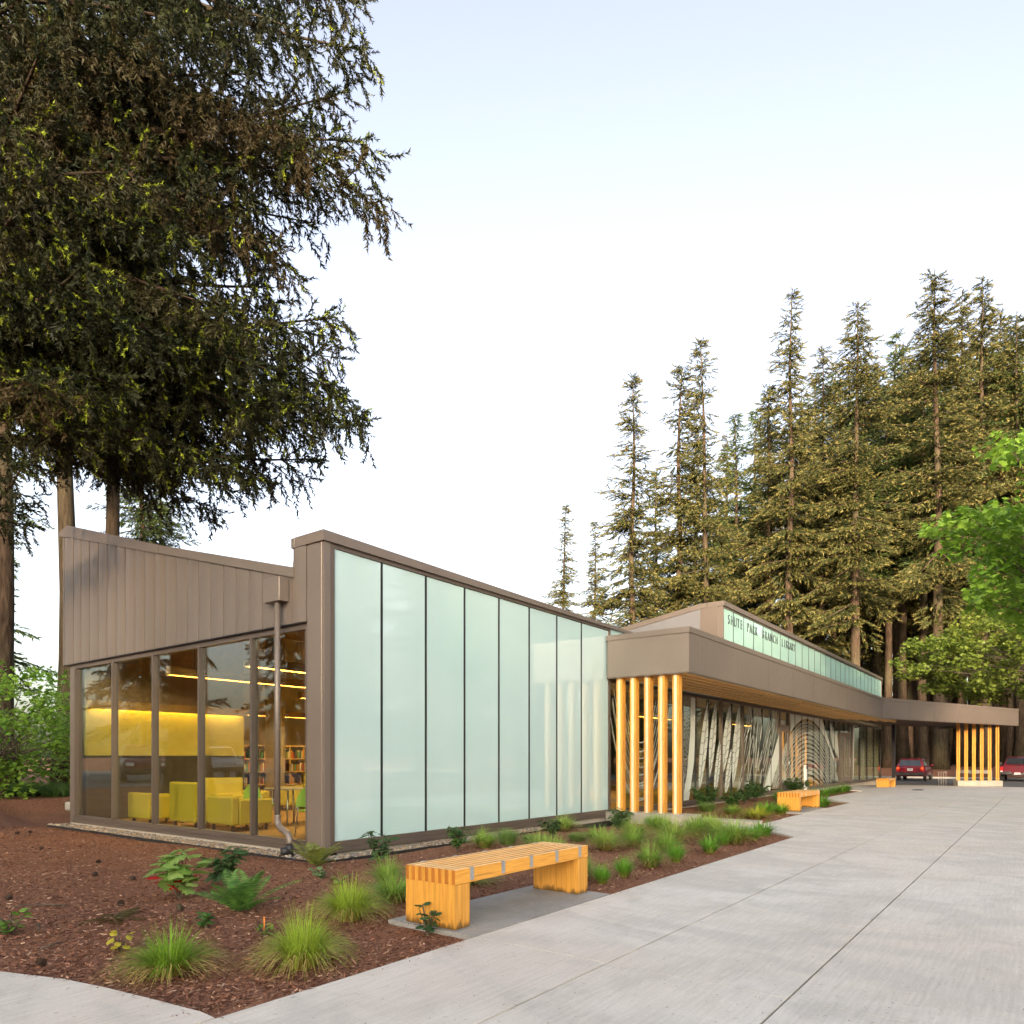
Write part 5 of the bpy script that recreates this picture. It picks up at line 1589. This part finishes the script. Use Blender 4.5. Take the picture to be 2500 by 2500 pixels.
put('ball', 9.716, 6.843, .16, .42, 'low spreading tufted plant near the frosted wall', 'plant', base=(.34, .44))
put('grassB2', 11.523, 7.387, .36, .55, 'feathery grass tuft against the last frosted pane', 'grass')
put('ball', 10.257, 6.314, .16, .3, 'small tufted plant behind the near bench end', 'plant', base=(.34, .44))
for k, (x, y, h, w) in enumerate([(6.784, 3.864, .24, .2), (7.315, 3.882, .27, .22), (8.982, 3.985, .28, .26), (9.909, 3.875, .29, .28), (10.987, 4.069, .24, .3), (11.961, 3.946, .28, .36)]):
    put('grassC', x, y, h, w, 'short bright green grass tuft along the walk edge of the bed', 'grass', LG, base=(.40, .40))
for k, (x, y, h, w) in enumerate([(8.326, 4.039, .32, .36), (9.405, 5.287, .34, .42), (9.946, 5.122, .30, .40), (10.856, 4.859, .38, .55), (12.024, 4.979, .40, .48), (12.392, 4.815, .40, .52), (11.276, 3.99, .42, .48), (8.3, 5.5, .3, .4), (7.35, 4.75, .30, .42), (9.0, 6.2, .26, .42), (10.2, 5.9, .28, .42), (11.2, 5.75, .34, .48), (12.6, 5.9, .36, .5), (6.95, 4.25, .30, .34), (9.7, 4.45, .30, .40), (11.7, 4.4, .36, .44), (13.1, 5.2, .36, .44)]):
    put(('grassB', 'grassB2')[k % 2], x, y, h, w, 'arching light green grass tuft massed in the bed before the columns', 'grass', BGp)
put('lily', 12.75, 4.02, .32, .50, 'dark strap-leaved plant at the pointed corner of the bed', 'plant', base=(.42, .62))
put('grassC', 13.445, 6.44, .36, .46, 'dark grass tuft in front of the column plinth', 'grass', base=(.40, .40))
put('ball', 17.646, 6.976, .24, .42, 'rounded tufted plant beside the bushy shrub before the etched glass', 'plant', base=(.34, .44))
put('grassB', 17.028, 6.093, .30, .55, 'light green grass tuft in the bed behind the column plinth', 'grass')
put('grassY', 16.345, 5.299, .36, .64, 'golden-green grass tuft at the walk side of the second bed', 'grass')
put('grassC', 17.4, 5.4, .36, .5, 'dark green grass tuft next to the golden one in the second bed', 'grass', base=(.40, .40))
put('grassC', 17.9, 5.2, .32, .42, 'dark green grass tuft touching the end of the middle bench', 'grass', base=(.40, .40))
put('lily', 21.2, 5.05, .42, .66, 'tall dark strap-leaved tuft beyond the middle bench', 'plant', base=(.42, .62))
for (x, y) in ((22.2, 5.4), (23.4, 5.9), (24.8, 6.4), (26.2, 6.5), (27.6, 6.45), (29.0, 6.5), (30.4, 6.5), (31.4, 6.55), (22.0, 6.3), (24.0, 7.0)):
    put('lily', x, y, .36, .62, 'dark strap-leaved tuft in the row along the third bed', 'plant', 'strap-leaved tufts in the third bed', base=(.42, .62))

def fern(seed, n, L, c0, c1, up=1.0):
    rg = np.random.default_rng(seed)
    V_, T_, C_ = [], [], []
    for k in range(n):
        th = 2 * math.pi * k / n + rg.normal(0, .25); el = R(rg.uniform(38, 78)) * up; l = L * rg.uniform(.7, 1.1)
        dx, dy = math.cos(th), math.sin(th)
        pts = []
        for j in range(22):
            u = j / 21; s_ = l * u
            pts.append((dx * (s_ * math.cos(el) + .22 * l * u * u), dy * (s_ * math.cos(el) + .22 * l * u * u), s_ * math.sin(el) - .30 * l * u * u))
        tone = rg.uniform(.7, 1.25)
        for j in range(2, 22):
            u = j / 21; p = np.array(pts[j]); t_ = unit((np.array(pts[min(j + 1, 21)]) - np.array(pts[j - 1]))[None])[0]
            sd = unit(np.cross(t_, [0, 0, 1.0])[None])[0]
            pl = .20 * L * math.sin(math.pi * min(1, .12 + u * .88)) ** .8 + .004
            for sg in (-1, 1):
                b = len(V_); w = t_ * .0050
                e = p + sd * sg * pl + t_ * pl * .35 + np.array([0, 0, -.015])
                V_ += [tuple(p - w * .6), tuple(p + w * .6), tuple((p + e) / 2 + w + np.array([0, 0, .006])), tuple(e), tuple((p + e) / 2 - w * .9)]
                T_ += [(b, b + 4, b + 2), (b, b + 2, b + 1), (b + 4, b + 3, b + 2)]
                m_ = rg.random(); C_ += [(np.array(c0) * (1 - m_) + np.array(c1) * m_) * tone] * 5
        for j in range(21):
            b = len(V_); a, c = pts[j], pts[j + 1]
            V_ += [(a[0], a[1], a[2]), (a[0] + .004, a[1] + .003, a[2] + .003), (c[0], c[1], c[2])]; T_.append((b, b + 1, b + 2)); C_ += [np.array((.12, .10, .03))] * 3
    return np_mesh('fern', V_, T_, C_)
def put_mesh(name, me, x, y, label, cat, mat='leaf', group=None, s=1.0):
    o = link_mesh(name, me, M[mat]); o.location = (x, y, hg(x, y) - .004); o.scale = (s, s, s)
    return tag(o, label, cat, group)
put_mesh('sword_fern', fern(1, 19, .54, (.07, .18, .04), (.18, .35, .07), 1.1), 3.662, 5.786, 'upright dark green sword fern standing in the open mulch', 'fern')
put_mesh('sword_fern', fern(2, 13, .50, (.14, .19, .03), (.28, .30, .07)), 5.80, 7.50, 'yellowing sword fern at the foot of the corner pier', 'fern')
put_mesh('sword_fern', fern(3, 8, .30, (.07, .06, .015), (.14, .11, .03), .35), 2.829, 6.395, 'flattened brown dying fern in the mulch', 'fern')

def shrub(seed, h, w, nleaf, leaf, kind, c0, c1, nstem=6, stem=(.10, .07, .04), flower=None, start=.3):
    """stems with leaves towards their ends; returns leaf mesh, stem mesh"""
    if kind == 'lance': nleaf = int(nleaf * 1.6); leaf *= 1.22; h *= 1.08; w *= 1.1
    rg = np.random.default_rng(seed)
    sb = MB(); P, D, S, C = [], [], [], []
    for k in range(nstem):
        th = 2 * math.pi * k / nstem + rg.normal(0, .4); o = w * .5 * rg.uniform(.35, 1.0); hh = h * rg.uniform(.65, 1.0)
        tip = np.array([o * math.cos(th), o * math.sin(th), hh]); mid = tip * np.array([.45, .45, .55])
        sb.tube([(0, 0, -.02), tuple(mid), tuple(tip)], [.008, .006, .003], 5, caps=False)
        for j in range(max(2, nleaf // nstem)):
            u = start + (1 - start) * rg.random()
            p = (mid * 2 * u * (1 - u) + tip * u * u) if u < 1 else tip
            a = rg.uniform(0, 2 * math.pi)
            P.append(p); D.append(np.array([math.cos(a), math.sin(a), rg.uniform(-.45, .45)])); S.append(leaf * rg.uniform(.65, 1.15))
            m_ = rg.random(); C.append(np.array(c0) * (1 - m_) + np.array(c1) * m_)
    V_, T_, C_ = scatter([TL[kind]], np.array(P), np.array(D), np.array(S), np.array(C), rg, roll=rg.normal(0, .35, len(P)))
    return np_mesh('foliage', V_, T_, C_), sb.mesh('stem')
def put_shrub(x, y, label, args, cat='shrub', name='leafy_shrub', group=None, extra=None):
    r_ = empty(name, (x, y, hg(x, y)), random.uniform(0, 6.28), label, cat, group)
    f, s_ = shrub(**args)
    link_mesh('stem', s_, M['twig'], r_); link_mesh('foliage', f, M['leaf'], r_)
    return r_
DK0, DK1 = (.04, .10, .028), (.075, .16, .04)
hy = put_shrub(3.724, 6.971, 'lobed-leaf hydrangea with pale green leaves and two red ones', dict(seed=1, h=.56, w=.48, nleaf=54, leaf=.21, kind='oak', c0=(.20, .36, .07), c1=(.38, .54, .18), nstem=7, start=.3))
f, s_ = shrub(2, .30, .50, 10, .19, 'oak', (.42, .01, .02), (.55, .03, .03), 4, start=.6)
link_mesh('red_leaf', f, M['leaf'], hy)
put_shrub(4.424, 7.3, 'dark glossy viburnum with rusty flower heads in the open mulch', dict(seed=3, h=.44, w=.52, nleaf=84, leaf=.13, kind='lance', c0=DK0, c1=(.10, .18, .06), nstem=7))
put_shrub(6.453, 7.054, 'dark glossy viburnum against the first frosted pane', dict(seed=4, h=.42, w=.38, nleaf=80, leaf=.11, kind='lance', c0=DK0, c1=(.09, .15, .06), nstem=6))
put_shrub(7.967, 6.976, 'leafy green viburnum against the second frosted pane', dict(seed=5, h=.38, w=.46, nleaf=100, leaf=.11, kind='lance', c0=DK0, c1=(.12, .22, .05), nstem=7))
put_shrub(10.413, 6.914, 'dark rounded viburnum next to the feathery grass at the frosted wall', dict(seed=6, h=.37, w=.36, nleaf=80, leaf=.10, kind='lance', c0=DK0, c1=(.08, .14, .04), nstem=6))
put_shrub(13.868, 7.409, 'glossy leafy shrub at the frosted wall end of the column plinth', dict(seed=7, h=.40, w=.60, nleaf=140, leaf=.12, kind='lance', c0=DK0, c1=(.12, .22, .07), nstem=8))
put_shrub(12.5, 6.75, 'low leafy shrub before the column plinth', dict(seed=8, h=.28, w=.45, nleaf=90, leaf=.09, kind='lance', c0=DK0, c1=(.13, .24, .06), nstem=7))
put_shrub(18.3, 7.30, 'tall bushy shrub in front of the etched leaves on the glass', dict(seed=9, h=.62, w=.74, nleaf=260, leaf=.13, kind='lance', c0=DK0, c1=(.10, .19, .05), nstem=11))
put_shrub(19.6, 7.05, 'medium bushy shrub left of the middle bench', dict(seed=10, h=.45, w=.70, nleaf=200, leaf=.12, kind='lance', c0=DK0, c1=(.12, .22, .05), nstem=10))
put_shrub(22.6, 7.35, 'bushy shrub showing over the middle bench', dict(seed=11, h=.62, w=.8, nleaf=220, leaf=.14, kind='lance', c0=DK0, c1=(.09, .17, .05), nstem=10))
put_shrub(27.6, 7.55, 'bushy shrub at the foot of the access post', dict(seed=12, h=.62, w=.9, nleaf=220, leaf=.16, kind='lance', c0=DK0, c1=(.09, .17, .05), nstem=10))
put_shrub(21.2, 7.2, 'dark shrub hidden behind the end of the middle bench', dict(seed=13, h=.5, w=.6, nleaf=150, leaf=.12, kind='lance', c0=DK0, c1=(.07, .13, .04), nstem=8))
put_shrub(5.298, 6.755, 'small pale green serrated plant below the yellowing fern', dict(seed=14, h=.16, w=.28, nleaf=40, leaf=.07, kind='oak', c0=(.13, .24, .09), c1=(.25, .36, .16), nstem=6, start=.1), 'plant', 'small_plant')
put_shrub(5.15, 6.25, 'low sprawling seedling with a reddish leaf near the grass', dict(seed=15, h=.10, w=.28, nleaf=20, leaf=.08, kind='oval', c0=(.13, .24, .05), c1=(.28, .30, .08), nstem=5, start=.2), 'plant', 'small_plant')
put_shrub(3.161, 5.498, 'small dark green leafy plant behind the shaggy grass tuft', dict(seed=16, h=.14, w=.20, nleaf=46, leaf=.06, kind='oak', c0=(.04, .12, .03), c1=(.12, .26, .05), nstem=7, start=.2), 'plant', 'small_plant')
put_shrub(2.093, 6.422, 'small green plant with a crimson leaf far along the curved path', dict(seed=17, h=.20, w=.24, nleaf=40, leaf=.075, kind='oval', c0=(.08, .18, .03), c1=(.18, .32, .05), nstem=6, start=.2), 'plant', 'small_plant')
put_shrub(2.399, 5.309, 'little yellow-leaved seedling in the mulch', dict(seed=18, h=.17, w=.16, nleaf=16, leaf=.07, kind='oval', c0=(.38, .34, .04), c1=(.55, .48, .05), nstem=3, start=.3), 'plant', 'small_plant')
put_shrub(3.31, 4.904, 'small bright plant with an orange plant tag beside the tall grass tuft', dict(seed=19, h=.13, w=.18, nleaf=26, leaf=.05, kind='oval', c0=(.13, .25, .03), c1=(.30, .36, .06), nstem=5, start=.2), 'plant', 'small_plant')
put_shrub(4.05, 3.86, 'dark rounded-leaf plant with pinkish stems at the end of the near bench', dict(seed=20, h=.24, w=.28, nleaf=44, leaf=.075, kind='oval', c0=(.03, .09, .04), c1=(.09, .17, .06), nstem=7, start=.25), 'plant', 'small_plant')

# ------------------------------------------------------------------ scatter: chips, gravel, cones, twigs
def inside(poly, x, y):
    c = False; n = len(poly); j = n - 1
    for i in range(n):
        xi, yi = poly[i]; xj, yj = poly[j]
        if (yi > y) != (yj > y) and x < (xj - xi) * (y - yi) / (yj - yi) + xi: c = not c
        j = i
    return c
bed1 = [(2.06, 3.58), (3.28, 3.47), (4.1, 3.47), (4.1, 4.40), (6.23, 4.36), (6.24, 3.47), (12.6, 3.47), (13.7, 4.6), (14.2, 5.95), (14.28, 6.1), (14.28, 7.68), (6.0, 7.66), (6.0, 16.4), (2.0, 20), (-3, 16), (-1.0, 9), (.2, 7.65), (.78, 7.0), (1.18, 6.4), (1.48, 5.85), (1.70, 5.32), (1.88, 4.8), (1.97, 4.3)]
bed2 = [(14.9, 4.72), (18.15, 4.75), (18.15, 5.8), (20.45, 5.8), (20.5, 4.8), (23.2, 4.76), (24.6, 6.05), (31.9, 6.05), (31.9, 8.0), (14.9, 8.0)]
rs_ = np.random.default_rng(41)
def chip_field(N):
    P = []
    while len(P) < N:
        d = 3.2 + 17 * rs_.random() ** 1.7; pxx = rs_.uniform(-60, 2150)
        x, y = px(pxx, d)
        if inside(bed1, x, y) or inside(bed2, x, y): P.append((x, y))
    return P
pal = np.array([(.15, .065, .042), (.24, .12, .08), (.36, .21, .14), (.08, .036, .024), (.45, .30, .21), (.30, .13, .07), (.19, .09, .06)])
V_, T_, C_ = [], [], []
for (x, y) in chip_field(52000):
    l = rs_.uniform(.012, .042) * (1.6 if rs_.random() < .06 else 1); w = rs_.uniform(.003, .008); th = rs_.uniform(0, 6.28); tl = rs_.normal(0, .22)
    z = hg(x, y) + rs_.uniform(.001, .016)
    ax, ay = math.cos(th) * l / 2, math.sin(th) * l / 2; bx, by = -math.sin(th) * w / 2, math.cos(th) * w / 2; dz = math.sin(tl) * l / 2; rz_ = rs_.normal(0, .35) * w
    b = len(V_); V_ += [(x - ax - bx, y - ay - by, z - dz - rz_), (x + ax - bx, y + ay - by, z + dz - rz_), (x + ax + bx, y + ay + by, z + dz + rz_), (x - ax + bx, y - ay + by, z - dz + rz_)]
    T_.append((b, b + 1, b + 2, b + 3)); C_ += [pal[rs_.choice(7, p=[.22, .24, .12, .2, .04, .08, .10])] * rs_.uniform(.8, 1.25)] * 4
tag(link_mesh('mulch_chips', np_mesh('mulch_chips', V_, T_, C_, nper=4), M['chips']), 'loose shredded bark chips strewn over the beds', 'mulch', kind='stuff')
# needles and specks fallen on the concrete
V_, T_, C_ = [], [], []
for k in range(2600):
    d = 2.6 + 14 * rs_.random() ** 1.6; x, y = px(rs_.uniform(-100, 2600), d)
    if not (-.9 < y < 3.42 or (x < 1.6 and y < 5.2)) : continue
    l = rs_.uniform(.008, .035); w = rs_.uniform(.0012, .003) if rs_.random() < .8 else .006; th = rs_.uniform(0, 6.28)
    if w > .005: l = .009
    ax, ay = math.cos(th) * l / 2, math.sin(th) * l / 2; bx, by = -math.sin(th) * w / 2, math.cos(th) * w / 2
    b = len(V_); V_ += [(x - ax - bx, y - ay - by, .003), (x + ax - bx, y + ay - by, .004), (x + ax + bx, y + ay + by, .004), (x - ax + bx, y - ay + by, .003)]
    T_.append((b, b + 1, b + 2, b + 3)); C_ += [np.array((.10, .06, .035)) * rs_.uniform(.4, 1.8)] * 4
# bark bits that have spilled over the edges of the beds
edge_ = [((2.06, 3.5), (4.1, 3.45)), ((6.24, 3.45), (12.6, 3.45)), ((4.14, 3.95), (4.14, 4.3)), ((1.97, 4.3), (2.04, 3.6)), ((1.7, 5.3), (1.95, 4.4)), ((14.9, 4.66), (18.1, 4.7)), ((20.5, 4.74), (23.2, 4.72))]
for k in range(420):
    (ax0, ay0), (bx0, by0) = edge_[rs_.choice(7, p=[.25, .35, .06, .10, .10, .08, .06])]; u = rs_.random(); off_ = rs_.exponential(.035)
    x, y = ax0 + (bx0 - ax0) * u, ay0 + (by0 - ay0) * u
    if abs(bx0 - ax0) > abs(by0 - ay0): y -= off_
    else: x -= off_
    l = rs_.uniform(.008, .03); w = rs_.uniform(.003, .007); th = rs_.uniform(0, 6.28)
    ax, ay = math.cos(th) * l / 2, math.sin(th) * l / 2; bx, by = -math.sin(th) * w / 2, math.cos(th) * w / 2
    b = len(V_); V_ += [(x - ax - bx, y - ay - by, .004), (x + ax - bx, y + ay - by, .007), (x + ax + bx, y + ay + by, .008), (x - ax + bx, y - ay + by, .004)]
    T_.append((b, b + 1, b + 2, b + 3)); C_ += [pal[rs_.integers(0, 7)]] * 4
tag(link_mesh('fallen_needles', np_mesh('fallen_needles', V_, T_, C_, nper=4), M['chips']), 'fallen fir needles and specks dotting the concrete walk', 'debris', kind='stuff')
# pebble strips along the walls
ico = []
ph = (1 + 5 ** .5) / 2
iv = unit(np.array([(-1, ph, 0), (1, ph, 0), (-1, -ph, 0), (1, -ph, 0), (0, -1, ph), (0, 1, ph), (0, -1, -ph), (0, 1, -ph), (ph, 0, -1), (ph, 0, 1), (-ph, 0, -1), (-ph, 0, 1)], float))
it = np.array([(0, 11, 5), (0, 5, 1), (0, 1, 7), (0, 7, 10), (0, 10, 11), (1, 5, 9), (5, 11, 4), (11, 10, 2), (10, 7, 6), (7, 1, 8), (3, 9, 4), (3, 4, 2), (3, 2, 6), (3, 6, 8), (3, 8, 9), (4, 9, 5), (2, 4, 11), (6, 2, 10), (8, 6, 7), (9, 8, 1)])
Vs, Ts, Cs = [], [], []; off = 0
gp = np.array([(.28, .21, .15), (.34, .26, .18), (.20, .165, .14), (.17, .165, .17), (.38, .32, .25), (.28, .19, .12)])
for k in range(4600):
    if k < 2900: x, y = rs_.uniform(6.03, 6.40), rs_.uniform(7.75, 16.5)
    else: x, y = rs_.uniform(6.1, 14.2), rs_.uniform(7.74, 8.08)
    s3 = rs_.uniform(.014, .034) * np.array([1, rs_.uniform(.6, 1), rs_.uniform(.5, .8)]); a = rs_.uniform(0, 6.28)
    q = iv * s3 * (1 + rs_.normal(0, .08, (12, 1))); q = np.stack([q[:, 0] * math.cos(a) - q[:, 1] * math.sin(a), q[:, 0] * math.sin(a) + q[:, 1] * math.cos(a), q[:, 2]], 1)
    Vs.append(q + np.array([x, y, hg(x, min(y, 8.09)) + .012 + .02 * rs_.random()])); Ts.append(it + off); off += 12; Cs.append(np.tile(gp[rs_.integers(0, 6)] * rs_.uniform(.75, 1.15), (12, 1)))
tag(link_mesh('gravel_strip', np_mesh('gravel_strip', np.concatenate(Vs), np.concatenate(Ts), np.concatenate(Cs), smooth=True), M['pebble']), 'strip of rounded river pebbles along the foot of the walls', 'gravel', kind='stuff')
m = MB(); m.box(6.005, 6.015, 7.70, 16.5, -.2, hg(6, 9) + .035); m.box(6.016, 14.28, 7.70, 7.71, -.2, hg(9, 7.7) + .03)
tag(m.build('edging_strip', M['plastic']), 'thin black edging strip between mulch and pebbles', 'edging')
# fir cones
def cone_mesh():
    m = MB(); n = 9
    for i in range(7):
        u = i / 6; r_ = .021 * math.sin(math.pi * (.12 + .80 * u)) + .003; z = .058 * u
        for k in range(n):
            a = 2 * math.pi * (k + .5 * (i % 2)) / n
            c, s_ = math.cos(a), math.sin(a)
            t = .0065
            m.add([(r_ * .5 * c - s_ * t, r_ * .5 * s_ + c * t, z), (r_ * .5 * c + s_ * t, r_ * .5 * s_ - c * t, z), (r_ * 1.35 * c, r_ * 1.35 * s_, z + .008)], [(0, 1, 2)])
    m.lathe((0, 0, 0), [(.004, 0), (.014, .015), (.015, .03), (.009, .05), (.002, .062)], 8)
    return m.mesh('fir_cone')
cm_ = cone_mesh(); cm_.materials.append(plain('cone_brown', (.045, .024, .015), .85))
for k, (x, y) in enumerate([(3.774, 8.983), (3.939, 8.407), (3.225, 7.086), (1.941, 5.36), (4.365, 12.196), (4.329, 10.277), (5.25, 15.077), (6.15, 14.2), (2.62, 8.139), (4.939, 15.0), (3.2, 10.8), (4.9, 9.6)]):
    o = link_mesh('fir_cone', cm_, []); o.location = (x, y, hg(x, y) + .024); o.rotation_euler = (R(85), random.uniform(-.2, .2), random.uniform(0, 6.28)); s_ = random.uniform(.95, 1.35); o.scale = (s_, s_, s_)
    tag(o, 'dark brown fir cone lying on the open mulch', 'fir cone', 'fir cones on the mulch')
for k, (x, y, l, a, lab) in enumerate([(2.05, 5.75, .22, .3, 'short grey stick lying near the curved path'), (2.25, 6.35, .34, 1.2, 'pale twig beside the plant with a crimson leaf'), (2.85, 7.4, .55, 2.3, 'long thin dark twig across the open mulch'), (5.9, 5.6, .45, .8, 'thin twig in the mulch behind the near bench')]):
    m = MB(); z = hg(x, y) + .014
    m.tube([(x, y, z), (x + l * .5 * math.cos(a), y + l * .5 * math.sin(a), z + .012), (x + l * math.cos(a + .1), y + l * math.sin(a + .1), z)], [.008, .007, .003], 6)
    tag(m.build('fallen_twig', M['twig']), lab, 'twig')
m = MB(); x, y = 3.378, 6.32; z = hg(x, y)
m.lathe((x, y, z - .02), [(.02, 0), (.034, .03), (.030, .06), (.012, .085)], 9)
tag(m.build('stump_stone', M['bark']), 'small brown stone-like stump in the mulch below the hydrangea', 'stone')
m = MB(); m.box(3.36, 3.362, 4.98, 5.0, hg(3.36, 5) - .02, hg(3.36, 5) + .13)
tag(m.build('plant_tag', M['amber']), 'orange plastic plant tag stuck in the mulch', 'plant tag')
